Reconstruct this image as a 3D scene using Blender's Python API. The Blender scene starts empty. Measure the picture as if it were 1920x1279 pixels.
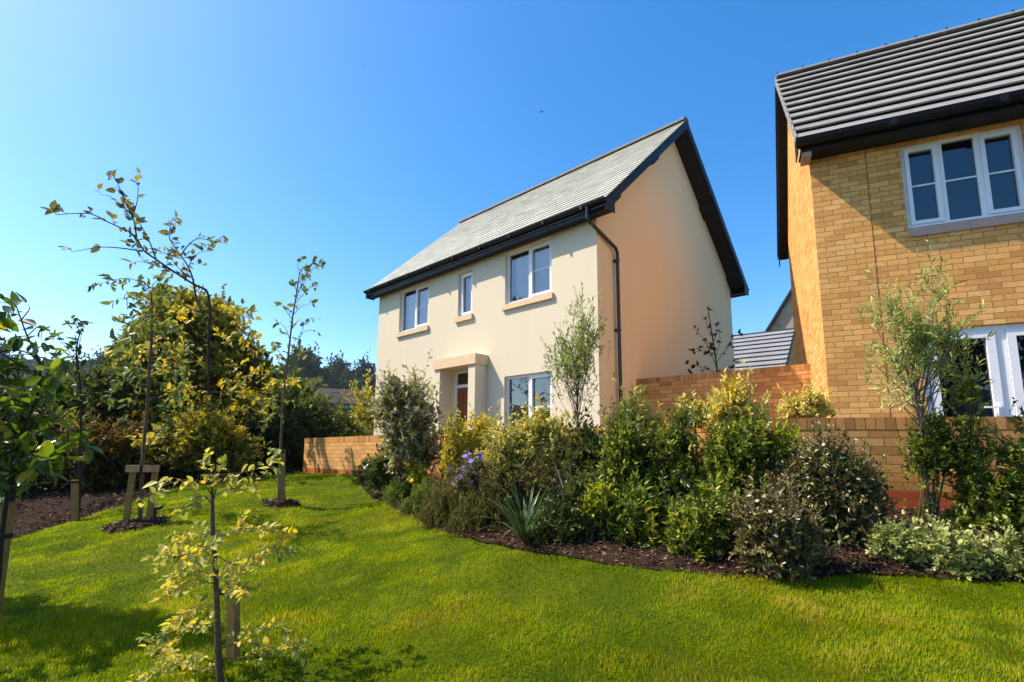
import bpy, math, random
import numpy as np
from mathutils import Matrix, Vector

random.seed(7)
HAZE = .0002
RS = np.random.RandomState
sc = bpy.context.scene
COL = sc.collection
PI = math.pi

# ------------------------------------------------------------------ camera model
F_, PIT, ROL, CY = 951.55, .14046, .00605, 65.6
cP, sP = math.cos(PIT), math.sin(PIT)
cR, sR = math.cos(ROL), math.sin(ROL)


def P(px, py, D):
    """world point at forward distance D (metres) whose photo position is px,py (eye level = 0)"""
    u = (px - 960) / F_
    v = (639.5 + CY - py) / F_
    u, v = cR * u - sR * v, sR * u + cR * v
    r = np.array([u, cP - sP * v, sP + cP * v])
    return r * (D / r[1])


# ------------------------------------------------------------------ ground surface (thin plate spline)
EDGE_L = [(-520, 1120, 4.9), (-250, 1075, 5.6), (-100, 1040, 6.0), (10, 1015, 6.5), (140, 977, 7.5), (250, 943, 8.4), (330, 916, 9.2),
          (430, 903, 10.0), (520, 891, 10.7), (572, 886, 11.0)]
EDGE_W = [(620, 887, 10.3), (664, 889, 9.65)]
EDGE_B = [(676, 908, 9.0), (700, 935, 8.1), (760, 967, 6.5), (850, 1000, 5.1), (950, 1025, 4.4), (1100, 1050, 3.87), (1250, 1070, 3.54),
          (1400, 1080, 3.42), (1480, 1084, 3.42), (1560, 1077, 3.5), (1700, 1078, 3.44), (1800, 1086, 3.36), (1920, 1092, 3.28), (2300, 1112, 3.05)]
_c = [P(*a) for a in EDGE_L + EDGE_W + EDGE_B]
_c += [P(*a) for a in [(960, 1279, 2.45), (500, 1279, 2.6), (10, 1279, 2.75), (1400, 1279, 2.35), (1900, 1279, 2.2),
                       (250, 985, 6.6), (527, 945, 7.6), (600, 1100, 4.0), (250, 1120, 4.2), (1200, 1160, 3.0)]]
WALLPTS = [(-4.46, 11.03, .174), (-1.6, 8.3, .215), (1.005, 5.79, .25), (1.755, 5.09, .264), (2.05, 4.87, .27), (2.35, 4.73, .277),
           (2.62, 4.66, .283), (2.88, 4.58, .286), (3.5, 4.37, .281), (4.19, 4.12, .277), (6.1, 3.42, .27)]
_c += [np.array([0, 0, -1.45]), np.array([-1.5, 0, -1.5]), np.array([1.5, 0, -1.4]), np.array([0, -1.5, -1.6]), np.array([5, -1.5, -1.5]),
       np.array([-6, -1.5, -1.8])]
_c += [np.array([x, y, -.5 if x > -2 else -.54]) for x, y, z in WALLPTS]
_c += [np.array(a) for a in [(-6, 13, -.95), (0, 12, -.6), (-10, 10, -1.15), (-12, 14, -1.1), (8, 6, -.5), (8, 2, -1.), (-8, 2, -1.5),
                             (10, 10, -.6), (3, 14, -.6), (-11, 5, -1.5)]]
_c = np.array(_c)


def _k(r2):
    return .5 * r2 * np.log(r2 + 1e-12)


_n = len(_c)
_A = np.zeros((_n + 3, _n + 3))
_d2 = ((_c[:, None, :2] - _c[None, :, :2]) ** 2).sum(-1)
_A[:_n, :_n] = _k(_d2) + .02 * np.eye(_n)
_A[:_n, _n] = 1
_A[:_n, _n + 1:] = _c[:, :2]
_A[_n:, :_n] = _A[:_n, _n:].T
_w = np.linalg.solve(_A, np.concatenate([_c[:, 2], [0, 0, 0]]))


def G(x, y):
    x = np.atleast_1d(np.asarray(x, float)); y = np.atleast_1d(np.asarray(y, float))
    out = np.zeros(len(x))
    for i in range(0, len(x), 20000):
        q = np.stack([x[i:i + 20000], y[i:i + 20000]], 1)
        d2 = ((q[:, None, :] - _c[None, :, :2]) ** 2).sum(-1)
        out[i:i + 20000] = _k(d2) @ _w[:_n] + _w[_n] + q @ _w[_n + 1:]
    return out


def gz(x, y):
    return float(G([x], [y])[0])


# ------------------------------------------------------------------ object helpers
def tag(o, label=None, cat=None, group=None, kind=None):
    if label: o['label'] = label
    if cat: o['category'] = cat
    if group: o['group'] = group
    if kind: o['kind'] = kind
    return o


def empty(name, loc=(0, 0, 0), rz=0, label=None, cat=None, group=None):
    o = bpy.data.objects.new(name, None)
    COL.objects.link(o)
    o.location = loc
    o.rotation_euler = (0, 0, rz)
    o.empty_display_size = .2
    return tag(o, label, cat, group)


def link(name, me, mats, parent=None):
    o = bpy.data.objects.new(name, me)
    COL.objects.link(o)
    for m in (mats if isinstance(mats, (list, tuple)) else [mats]):
        me.materials.append(m)
    if parent is not None: o.parent = parent
    return o


def mesh_np(name, verts, faces, mats, parent=None, tint=None, smooth=False, origin=None):
    """faces: list of int arrays (m,k).  one object"""
    verts = np.asarray(verts, np.float32)
    if origin is not None: verts = verts - np.asarray(origin, np.float32)
    me = bpy.data.meshes.new(name)
    faces = [np.asarray(f, np.int32) for f in faces if len(f)]
    nl = sum(f.size for f in faces); nf = sum(len(f) for f in faces)
    me.vertices.add(len(verts)); me.vertices.foreach_set('co', verts.ravel())
    me.loops.add(nl); me.loops.foreach_set('vertex_index', np.concatenate([f.ravel() for f in faces]))
    me.polygons.add(nf)
    tot = np.concatenate([np.full(len(f), f.shape[1], np.int32) for f in faces])
    st = np.concatenate([[0], np.cumsum(tot)[:-1]]).astype(np.int32)
    me.polygons.foreach_set('loop_start', st); me.polygons.foreach_set('loop_total', tot)
    if smooth: me.polygons.foreach_set('use_smooth', np.ones(nf, bool))
    if tint is not None:
        a = me.attributes.new('tint', 'FLOAT', 'POINT')
        a.data.foreach_set('value', np.asarray(tint, np.float32))
    me.update(calc_edges=True)
    o = link(name, me, mats, parent)
    if origin is not None and parent is None: o.location = origin
    return o


class MB:
    """collects polygons with uv in metres and a material index"""
    def __init__(s): s.v = []; s.f = []; s.uv = []; s.m = []; s.t = []

    def poly(s, pts, uv=None, m=0, t=.5):
        b = len(s.v)
        pts = [tuple(map(float, p)) for p in pts]
        s.v += pts; s.t += [t] * len(pts)
        s.f.append(tuple(range(b, b + len(pts))))
        if uv is None:
            n = Vector((0, 0, 0))
            for i in range(len(pts)):
                a = Vector(pts[i]); c = Vector(pts[(i + 1) % len(pts)])
                n += a.cross(c)
            n = Vector((abs(n.x), abs(n.y), abs(n.z)))
            if n.x > n.y and n.x > n.z: uv = [(p[1], p[2]) for p in pts]
            elif n.y > n.z: uv = [(p[0], p[2]) for p in pts]
            else: uv = [(p[0], p[1]) for p in pts]
        s.uv += list(uv); s.m.append(m)
        return s

    def box(s, x0, x1, y0, y1, z0, z1, m=0, t=.5):
        if x0 > x1: x0, x1 = x1, x0
        if y0 > y1: y0, y1 = y1, y0
        if z0 > z1: z0, z1 = z1, z0
        a = [(x0, y0, z0), (x1, y0, z0), (x1, y1, z0), (x0, y1, z0), (x0, y0, z1), (x1, y0, z1), (x1, y1, z1), (x0, y1, z1)]
        for q in ((0, 3, 2, 1), (4, 5, 6, 7), (0, 1, 5, 4), (1, 2, 6, 5), (2, 3, 7, 6), (3, 0, 4, 7)):
            s.poly([a[i] for i in q], m=m, t=t)
        return s

    def prism(s, pts, d, m=0):
        """polygon extruded by vector d (pts anticlockwise seen from outside opposite d)"""
        pts = [Vector(p) for p in pts]; d = Vector(d)
        q = [p + d for p in pts]
        s.poly(pts, m=m); s.poly(q[::-1], m=m)
        n = len(pts)
        for i in range(n):
            j = (i + 1) % n
            s.poly([pts[j], pts[i], q[i], q[j]], m=m)
        return s

    def obox(s, o, ax, ay, az, m=0, t=.5):
        o, ax, ay, az = map(Vector, (o, ax, ay, az))
        a = [o, o + ax, o + ax + ay, o + ay, o + az, o + ax + az, o + ax + ay + az, o + ay + az]
        for q in ((0, 3, 2, 1), (4, 5, 6, 7), (0, 1, 5, 4), (1, 2, 6, 5), (2, 3, 7, 6), (3, 0, 4, 7)):
            s.poly([a[i] for i in q], m=m, t=t)
        return s

    def tube(s, pts, r, n=10, m=0):
        v, f = tube_np([np.array(p, float) for p in pts], [r] * len(pts), n)
        for q in f: s.poly([v[i] for i in q], m=m)
        s.poly([v[i] for i in range(n)][::-1], m=m)
        s.poly([v[len(v) - n + i] for i in range(n)], m=m)
        return s

    def build(s, name, mats, parent=None, bevel=0):
        me = bpy.data.meshes.new(name)
        me.from_pydata(s.v, [], s.f)
        uvl = me.uv_layers.new(name='UVMap')
        uvl.data.foreach_set('uv', np.array(s.uv, np.float32).ravel())
        me.polygons.foreach_set('material_index', np.array(s.m, np.int32))
        a = me.attributes.new('tint', 'FLOAT', 'POINT')
        a.data.foreach_set('value', np.array(s.t, np.float32))
        o = link(name, me, mats, parent)
        return o


def tube_np(pts, radii, n=6):
    pts = np.asarray(pts, float); k = len(pts)
    tan = np.gradient(pts, axis=0)
    tan /= np.linalg.norm(tan, axis=1)[:, None] + 1e-9
    ref = np.array([.31, .2, .93]) if abs(tan[0][2]) < .85 else np.array([1., .1, 0])
    V = []
    for i in range(k):
        a = np.cross(tan[i], ref); a /= np.linalg.norm(a) + 1e-9
        b = np.cross(tan[i], a)
        for j in range(n):
            th = 2 * PI * j / n
            V.append(pts[i] + radii[i] * (math.cos(th) * a + math.sin(th) * b))
    Fq = []
    for i in range(k - 1):
        for j in range(n):
            j2 = (j + 1) % n
            Fq.append((i * n + j, i * n + j2, (i + 1) * n + j2, (i + 1) * n + j))
    return np.array(V), np.array(Fq)


# ------------------------------------------------------------------ materials
MATS = {}


class NT:
    def __init__(s, name):
        s.m = bpy.data.materials.new(name); s.m.use_nodes = True
        s.t = s.m.node_tree; s.t.nodes.clear()
        s.out = s.n('ShaderNodeOutputMaterial')

    def n(s, typ, **k):
        nd = s.t.nodes.new(typ)
        for a, b in k.items(): setattr(nd, a, b)
        return nd

    def l(s, a, b): s.t.links.new(a, b)

    def ramp(s, fac, stops, interp='LINEAR'):
        r = s.n('ShaderNodeValToRGB'); r.color_ramp.interpolation = interp
        els = r.color_ramp.elements
        while len(els) < len(stops): els.new(.5)
        for e, (p, c) in zip(els, stops): e.position = p; e.color = (*c, 1)
        s.l(fac, r.inputs[0]); return r.outputs[0]

    def noise(s, scale, detail=4, rough=.55, co=None, dist=0):
        nz = s.n('ShaderNodeTexNoise'); nz.inputs['Scale'].default_value = scale
        nz.inputs['Detail'].default_value = detail; nz.inputs['Roughness'].default_value = rough
        nz.inputs['Distortion'].default_value = dist
        if co is not None: s.l(co, nz.inputs['Vector'])
        return nz.outputs['Fac']

    def coord(s, which='Object'):
        return s.n('ShaderNodeTexCoord').outputs[which]

    def mix(s, fac, a, b, blend='MIX'):
        mx = s.n('ShaderNodeMix', data_type='RGBA', blend_type=blend)
        for sock, val in ((mx.inputs[0], fac), (mx.inputs[6], a), (mx.inputs[7], b)):
            if isinstance(val, (int, float)): sock.default_value = val
            elif isinstance(val, tuple): sock.default_value = (*val, 1)
            else: s.l(val, sock)
        return mx.outputs[2]

    def math(s, op, a, b=None):
        mt = s.n('ShaderNodeMath', operation=op)
        for sock, val in ((mt.inputs[0], a), (mt.inputs[1], b)):
            if val is None: continue
            if isinstance(val, (int, float)): sock.default_value = val
            else: s.l(val, sock)
        return mt.outputs[0]

    def bsdf(s, col, rough=.8, spec=.3, bump=None, bstr=.3, bdist=.01, metal=0):
        b = s.n('ShaderNodeBsdfPrincipled')
        if isinstance(col, tuple): b.inputs['Base Color'].default_value = (*col, 1)
        else: s.l(col, b.inputs['Base Color'])
        if isinstance(rough, (int, float)): b.inputs['Roughness'].default_value = rough
        else: s.l(rough, b.inputs['Roughness'])
        b.inputs['Specular IOR Level'].default_value = spec
        b.inputs['Metallic'].default_value = metal
        if bump is not None:
            bp = s.n('ShaderNodeBump'); bp.inputs['Strength'].default_value = bstr; bp.inputs['Distance'].default_value = bdist
            s.l(bump, bp.inputs['Height']); s.l(bp.outputs[0], b.inputs['Normal'])
        return b

    def done(s, sh):
        s.l(sh if not hasattr(sh, 'outputs') else sh.outputs[0], s.out.inputs[0]); return s.m


def m_plain(name, col, rough=.5, spec=.4, nscale=6, var=.12, bump=0, metal=0):
    t = NT(name); co = t.coord()
    nz = t.noise(nscale, 5, .6, co)
    c = t.ramp(nz, [(.25, tuple(x * (1 - var) for x in col)), (.75, tuple(min(1, x * (1 + var)) for x in col))])
    return t.done(t.bsdf(c, rough, spec, bump=t.noise(nscale * 12, 3, .6, co) if bump else None, bstr=bump, bdist=.004, metal=metal))


def m_render(name, col, warm):
    t = NT(name); co = t.coord()
    big = t.noise(.55, 3, .5, co); fine = t.noise(30, 4, .7, co)
    mp = t.n('ShaderNodeMapping'); mp.inputs['Scale'].default_value = (3.5, 3.5, .35); t.l(co, mp.inputs[0])
    streak = t.noise(1.2, 4, .6, mp.outputs[0])
    c = t.ramp(big, [(.3, tuple(x * .965 for x in col)), (.7, col)])
    c = t.mix(t.math('MULTIPLY', t.ramp(streak, [(.42, (0, 0, 0)), (.8, (1, 1, 1))]), .22), c, warm)
    c = t.mix(.06, c, t.ramp(fine, [(.3, (.3, .27, .2)), (.7, (1, .97, .9))]))
    return t.done(t.bsdf(c, .92, .12, bump=t.noise(90, 5, .75, co), bstr=.25, bdist=.006))


def m_brick(name, cols, mortar, offs=.5, bump=.7, w=.225, h=.075, noise_s=24, red_below=None, redcols=None, joint=.010, tone=1):
    """uv in metres; cols = ramp stops colours"""
    t = NT(name); uv = t.coord('UV')
    wob = t.n('ShaderNodeTexNoise'); wob.inputs['Scale'].default_value = 9; wob.inputs['Detail'].default_value = 2; t.l(uv, wob.inputs['Vector'])
    vm = t.n('ShaderNodeVectorMath', operation='SUBTRACT'); t.l(wob.outputs['Color'], vm.inputs[0]); vm.inputs[1].default_value = (.5, .5, .5)
    vs = t.n('ShaderNodeVectorMath', operation='SCALE'); t.l(vm.outputs[0], vs.inputs[0]); vs.inputs['Scale'].default_value = .012
    va = t.n('ShaderNodeVectorMath', operation='ADD'); t.l(uv, va.inputs[0]); t.l(vs.outputs[0], va.inputs[1])
    b = t.n('ShaderNodeTexBrick'); t.l(va.outputs[0], b.inputs['Vector'])
    b.offset = offs; b.squash = 1
    b.inputs['Color1'].default_value = (0, 0, 0, 1); b.inputs['Color2'].default_value = (1, 1, 1, 1); b.inputs['Mortar'].default_value = (.5, .5, .5, 1)
    b.inputs['Scale'].default_value = 1; b.inputs['Mortar Size'].default_value = joint / 2; b.inputs['Mortar Smooth'].default_value = .25
    b.inputs['Bias'].default_value = 0; b.inputs['Brick Width'].default_value = w; b.inputs['Row Height'].default_value = h
    bw = t.n('ShaderNodeRGBToBW'); t.l(b.outputs['Color'], bw.inputs[0])
    n = len(cols)
    col = t.ramp(bw.outputs[0], [((i + .0) / (n - 1), c) for i, c in enumerate(cols)])
    if redcols:
        sx = t.n('ShaderNodeSeparateXYZ'); t.l(uv, sx.inputs[0])
        rc = t.ramp(bw.outputs[0], [(0, redcols[0]), (1, redcols[1])])
        col = t.mix(t.math('LESS_THAN', sx.outputs[1], red_below), col, rc)
    patch = t.noise(noise_s, 5, .65, uv, .6)
    col = t.mix(t.math('MULTIPLY', t.ramp(patch, [(.52, (0, 0, 0)), (.72, (1, 1, 1))]), .55), col, tuple(c * .5 for c in cols[0]))
    big = t.noise(1.3, 3, .5, uv)
    col = t.mix(.45, col, t.ramp(big, [(.3, (.75, .70, .66)), (.7, (1, 1, 1))]), 'MULTIPLY')
    grit = t.noise(150, 3, .7, uv)
    col = t.mix(.28, col, t.ramp(grit, [(.3, (.6, .55, .5)), (.7, (1, 1, 1))]), 'MULTIPLY')
    col = t.mix(b.outputs['Fac'], col, t.mix(patch, tuple(c * .75 for c in mortar), mortar))
    inv = t.math('SUBTRACT', 1, b.outputs['Fac'])
    hgt = t.math('ADD', inv, t.math('MULTIPLY', t.noise(60, 5, .7, uv), .55))
    return t.done(t.bsdf(col, .9, .15, bump=hgt, bstr=bump, bdist=.008))


def m_leaf(name, stops, trans=.35, rough=.42, spec=.5, tcol=1.6, gain=1.6):
    """colour per leaf from the tint attribute; light shines through"""
    t = NT(name)
    at = t.n('ShaderNodeAttribute', attribute_name='tint').outputs['Fac']
    n = len(stops)
    stops = [tuple(min(.85, q * gain) for q in s_) for s_ in stops]
    c = t.ramp(at, [(i / (n - 1), s_) for i, s_ in enumerate(stops)])
    b = t.bsdf(c, rough, spec)
    tr = t.n('ShaderNodeBsdfTranslucent')
    tc = t.mix(1.0, c, (tcol, tcol * 1.02, tcol * .55), 'MULTIPLY')
    t.l(tc, tr.inputs[0])
    mx = t.n('ShaderNodeMixShader'); mx.inputs[0].default_value = trans
    t.l(b.outputs[0], mx.inputs[1]); t.l(tr.outputs[0], mx.inputs[2])
    return t.done(mx)


def m_glass(name, tintc=(.55, .62, .66), refl=.28):
    t = NT(name)
    gl = t.n('ShaderNodeBsdfGlossy'); gl.inputs['Roughness'].default_value = .012; gl.inputs[0].default_value = (.9, .95, 1, 1)
    tr = t.n('ShaderNodeBsdfTransparent'); tr.inputs[0].default_value = (*tintc, 1)
    fr = t.n('ShaderNodeFresnel'); fr.inputs[0].default_value = 1.5
    fac = t.math('MINIMUM', t.math('ADD', t.math('MULTIPLY', fr.outputs[0], 1.3), refl), 1.0)
    mx = t.n('ShaderNodeMixShader'); t.l(fac, mx.inputs[0]); t.l(tr.outputs[0], mx.inputs[1]); t.l(gl.outputs[0], mx.inputs[2])
    return t.done(mx)


M = {}
M['cream'] = m_render('cream_render', (.68, .585, .415), (.60, .50, .36))
M['bounce_cream'] = m_render('bounce_cream_render', (.90, .72, .41), (.78, .60, .34))  # cream gable render, colour warmed to carry bounce light off the brick house
M['stone'] = m_plain('cast_stone', (.68, .50, .31), .85, .2, 9, .10, .25)
M['stone2'] = m_plain('pinkish_stone', (.45, .33, .27), .85, .2, 9, .10, .25)
M['black'] = m_plain('black_gloss_paint', (.009, .009, .011), .45, .22, 5, .2)
M['blackm'] = m_plain('black_soffit', (.010, .010, .012), .6, .3, 5, .2)
M['pipe'] = m_plain('black_pipe', (.016, .014, .018), .28, .5, 5, .2)
M['pvc'] = m_plain('white_upvc', (.80, .80, .80), .3, .45, 4, .03)
M['glass'] = m_glass('window_glass', (.66, .68, .69), .10)
M['glassd'] = m_glass('dark_window_glass', (.30, .36, .42), .05)
M['door'] = m_plain('brown_wood_door', (.20, .055, .018), .35, .4, 10, .2)
M['room'] = m_plain('room_plaster', (.42, .40, .38), .9, .1, 2, .05)
M['blind'] = m_plain('white_blind', (.72, .71, .69), .6, .2, 3, .04)
M['brickH'] = m_brick('buff_brick', [(.58, .285, .09), (.84, .43, .13), (.92, .50, .165), (.74, .365, .11), (.95, .56, .21)], (.40, .185, .055), bump=.5)
M['brickM'] = m_brick('screen_wall_brick', [(.40, .18, .055), (.74, .37, .115), (.84, .45, .15), (.62, .28, .085), (.80, .42, .13)], (.34, .17, .065), bump=.45)
M['brickG'] = m_brick('garden_wall_brick', [(.50, .245, .08), (.70, .365, .115), (.78, .42, .14), (.62, .31, .095), (.80, .45, .16)], (.32, .16, .06), bump=.5,
                      red_below=.526, redcols=((.48, .095, .035), (.62, .145, .05)))
M['soldier'] = m_brick('coping_brick', [(.40, .18, .06), (.64, .30, .09), (.72, .36, .115), (.54, .24, .07)], (.30, .14, .06), bump=.5, offs=0, w=.076, h=.5)
M['rubble'] = m_brick('rubble_stone', [(.30, .24, .16), (.44, .37, .26), (.38, .30, .20), (.52, .45, .32)], (.22, .18, .13), w=.34, h=.13, joint=.02)


def m_slate(name, stops, rough=.62, lichen=None, spec=.4):
    t = NT(name); co = t.coord()
    at = t.n('ShaderNodeAttribute', attribute_name='tint').outputs['Fac']
    c = t.ramp(at, [(i / (len(stops) - 1), s_) for i, s_ in enumerate(stops)])
    nz = t.noise(14, 5, .7, co)
    c = t.mix(.4, c, t.ramp(nz, [(.3, (.7, .7, .68)), (.7, (1.05, 1.05, 1.0))]), 'MULTIPLY')
    c = t.mix(.35, c, t.ramp(t.noise(.8, 3, .6, co), [(.3, (.72, .74, .72)), (.75, (1, 1, 1))]), 'MULTIPLY')
    return t.done(t.bsdf(c, rough, spec, bump=t.noise(60, 4, .7, co), bstr=.2, bdist=.004))


M['slate'] = m_slate('grey_green_slate', [(.43, .42, .345), (.56, .55, .45), (.50, .495, .405), (.66, .63, .52)], .5)
M['tile'] = m_slate('brown_grey_tile', [(.25, .232, .222), (.29, .272, .26), (.32, .30, .285)], .85, spec=.12)
M['tile2'] = m_slate('grey_tile', [(.24, .243, .255), (.285, .288, .30)], .9, spec=.1)
M['ridge'] = m_plain('grey_ridge_tile', (.16, .15, .14), .75, .3, 8, .2, .2)
M['bark'] = m_plain('grey_brown_bark', (.125, .085, .055), .85, .2, 18, .4, .6)
M['barkpale'] = m_plain('pale_bark', (.20, .16, .115), .85, .2, 20, .35, .6)
M['barkdark'] = m_plain('dark_bark', (.035, .026, .022), .85, .2, 18, .4, .6)
M['stake'] = m_plain('treated_timber', (.30, .175, .060), .8, .2, 8, .3, .4)
M['stakeend'] = m_plain('sawn_timber', (.50, .27, .13), .8, .2, 14, .25, .4)
M['rubber'] = m_plain('black_rubber', (.012, .012, .012), .6, .3, 6, .1)
M['metal'] = m_plain('black_metal', (.012, .012, .014), .45, .4, 6, .1)
M['bird'] = m_plain('dark_feathers', (.012, .012, .016), .8, .2, 20, .3)


def m_lawn():
    t = NT('lawn_turf'); co = t.coord()
    a = t.noise(.55, 4, .6, co); b_ = t.noise(5, 5, .65, co); c_ = t.noise(60, 4, .7, co)
    c = t.ramp(a, [(.30, (.085, .13, .001)), (.5, (.14, .18, .001)), (.68, (.20, .21, .006))])
    c = t.mix(.5, c, t.ramp(b_, [(.3, (.55, .6, .5)), (.7, (1.2, 1.15, 1.1))]), 'MULTIPLY')
    c = t.mix(.6, c, t.ramp(c_, [(.3, (.35, .36, .3)), (.7, (1.15, 1.15, 1.1))]), 'MULTIPLY')
    return t.done(t.bsdf(c, .9, .1, bump=t.noise(80, 4, .8, co), bstr=1, bdist=.03))


def m_ground(name, stops, scale=8, bump=.8):
    t = NT(name); co = t.coord()
    c = t.ramp(t.noise(scale, 6, .7, co, .4), [(.25 + .5 * i / (len(stops) - 1), s_) for i, s_ in enumerate(stops)])
    c = t.mix(.5, c, t.ramp(t.noise(scale * 7, 4, .7, co), [(.3, (.4, .4, .4)), (.7, (1.2, 1.2, 1.2))]), 'MULTIPLY')
    return t.done(t.bsdf(c, .95, .1, bump=t.noise(scale * 5, 6, .75, co), bstr=bump, bdist=.04))


M['lawn'] = m_lawn()
M['soil'] = m_ground('bark_soil', [(.018, .009, .006), (.045, .024, .014), (.085, .048, .028)])
M['bank'] = m_ground('shade_dark_mulch_bank', [(.018, .009, .005), (.036, .019, .010), (.056, .031, .017)], 5)  # darker than the bed soil: hedge shade put into the colour
M['field'] = m_ground('hill_fields', [(.035, .050, .022), (.055, .065, .030), (.085, .075, .045)], .05, .2)
M['gravel'] = m_ground('garden_gravel', [(.16, .13, .10), (.26, .22, .17)], 20, .4)
M['chip'] = m_leaf('bark_chips', [(.020, .010, .006), (.060, .032, .018), (.13, .075, .045), (.21, .14, .09)], 0, .85, .2, 1, 1.2)
M['grass'] = m_leaf('grass_blades', [(.055, .115, .001), (.155, .235, .001), (.26, .315, .001), (.34, .30, .008), (.48, .38, .08)], .45, .6, .08, 1.4, 1.0)

# leaf colour sets
LF = {
    'beech': m_leaf('beech_leaf', [(.10, .12, .030), (.19, .185, .045), (.30, .25, .055), (.40, .31, .040), (.46, .31, .015)], .42, .45, .3, 1.1, 1.5),
    'beechlow': m_leaf('beech_leaf_pale', [(.15, .18, .045), (.28, .28, .065), (.41, .36, .075), (.50, .38, .04), (.52, .33, .02)], .45, .45, .25, 1.1, 1.5),
    'beechup': m_leaf('beech_leaf_upper', [(.085, .085, .040), (.17, .15, .055), (.28, .23, .06)], .42, .5, .25, 1.15, 1.4),
    'cherry': m_leaf('cherry_leaf', [(.022, .045, .006), (.048, .085, .010), (.095, .13, .012), (.30, .24, .010)], .45, .30, .45, 1.6, 1.35),
    'smallcherry': m_leaf('small_green_leaf', [(.045, .065, .015), (.085, .11, .022), (.14, .15, .035)], .4, .45, .4, 1.5),
    'darktree': m_leaf('dark_green_leaf', [(.020, .035, .010), (.038, .058, .014), (.065, .085, .018)], .38, .45, .4, 1.4),
    'conifer': m_leaf('conifer_spray', [(.022, .030, .006), (.075, .082, .010), (.17, .155, .018), (.30, .235, .022)], .3, .6, .15, 1.3, 2.1),
    'hedge': m_leaf('hedge_leaf', [(.010, .018, .005), (.024, .036, .009), (.050, .065, .016)], .25, .55, .2, 1.3, 1.7),
    'rust': m_leaf('rusty_leaf', [(.030, .022, .006), (.090, .058, .012), (.17, .10, .018)], .3, .55, .2, 1.2, 1.6),
    'olivebush': m_leaf('olive_green_bush', [(.030, .040, .010), (.070, .085, .018), (.13, .14, .030)], .35, .5, .3, 1.4),
    'olivegold': m_leaf('yellow_green_leaf', [(.040, .050, .012), (.11, .115, .018), (.25, .21, .022), (.36, .27, .02)], .38, .5, .2, 1.3, 1.5),
    'olivehill': m_leaf('hill_bush_leaf', [(.03, .042, .016), (.06, .075, .024), (.10, .11, .036)], .2, .8, .05, 1.1, 1.6),
    'far': m_leaf('far_tree_leaf', [(.014, .028, .014), (.032, .050, .024), (.065, .085, .036)], .2, .8, .05, 1.1, 1.6),  # greens shifted toward blue-grey, so part of the haze is in the colour
    'faryellow': m_leaf('far_yellow_leaf', [(.12, .10, .03), (.20, .16, .05)], .3, .7, .1, 1.2),
    'gold': m_leaf('golden_leaf', [(.20, .19, .020), (.36, .30, .025), (.50, .38, .035)], .42, .4, .45, 1.2),
    'variegated': m_leaf('variegated_leaf', [(.11, .13, .022), (.32, .29, .07), (.52, .44, .15), (.46, .33, .04)], .35, .4, .3, 1.05, 1.55),
    'silver': m_leaf('silver_leaf', [(.060, .058, .024), (.18, .165, .080), (.34, .30, .16), (.44, .39, .23)], .28, .4, .3, 1.05, 1.9),
    'glossy': m_leaf('glossy_green_leaf', [(.016, .032, .004), (.044, .070, .007), (.10, .125, .012), (.21, .215, .022)], .38, .3, .35, 1.5, 1.75),
    'glossyyoung': m_leaf('young_green_leaf', [(.12, .15, .010), (.20, .225, .016), (.28, .26, .025)], .42, .4, .3, 1.3, 1.7),
    'darkglossy': m_leaf('dark_glossy_leaf', [(.018, .028, .007), (.040, .052, .011), (.085, .095, .022)], .28, .3, .32, 1.4, 1.8),
    'hebe': m_leaf('hebe_leaf', [(.050, .085, .014), (.095, .135, .022), (.17, .20, .038)], .35, .5, .2, 1.2, 1.6),
    'heather': m_leaf('olive_brown_leaf', [(.045, .046, .012), (.11, .10, .026), (.19, .165, .042)], .3, .55, .2, 1.15, 1.6),
    'abelia': m_leaf('bronze_abelia_leaf', [(.022, .028, .008), (.052, .058, .016), (.11, .075, .030), (.17, .16, .055)], .25, .30, .35, 1.25, 2.0),
    'olive': m_leaf('olive_leaf', [(.055, .080, .018), (.15, .185, .045), (.29, .31, .10), (.40, .39, .16)], .35, .42, .3, 1.15, 1.75),
    'palegreen': m_leaf('pale_green_leaf', [(.050, .075, .018), (.15, .18, .045), (.32, .33, .11), (.42, .41, .18)], .35, .45, .25, 1.05, 1.5),
    'strap': m_leaf('strap_leaf', [(.022, .042, .012), (.045, .075, .022), (.10, .14, .05)], .2, .35, .35, 1.2, 1.4),
    'bronze': m_leaf('bronze_strap', [(.13, .085, .06), (.24, .17, .12), (.34, .27, .20)], .2, .4, .5, 1.1),
    'purple': m_leaf('purple_leaf', [(.016, .007, .008), (.035, .014, .013), (.060, .024, .016)], .2, .4, .4, 1.2),
    'aster': m_leaf('violet_petal', [(.13, .09, .40), (.22, .17, .55), (.34, .29, .66)], .3, .6, .2, 1.1),
    'orangefl': m_leaf('orange_petal', [(.55, .22, .01), (.65, .35, .02)], .3, .6, .2, 1.1),
    'pinkfl': m_leaf('pink_white_petal', [(.45, .22, .17), (.60, .42, .38), (.72, .62, .58)], .3, .6, .2, 1.0),
}


# ------------------------------------------------------------------ foliage kit
def nrmz(a): return a / (np.linalg.norm(a, axis=-1, keepdims=True) + 1e-9)


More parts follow.
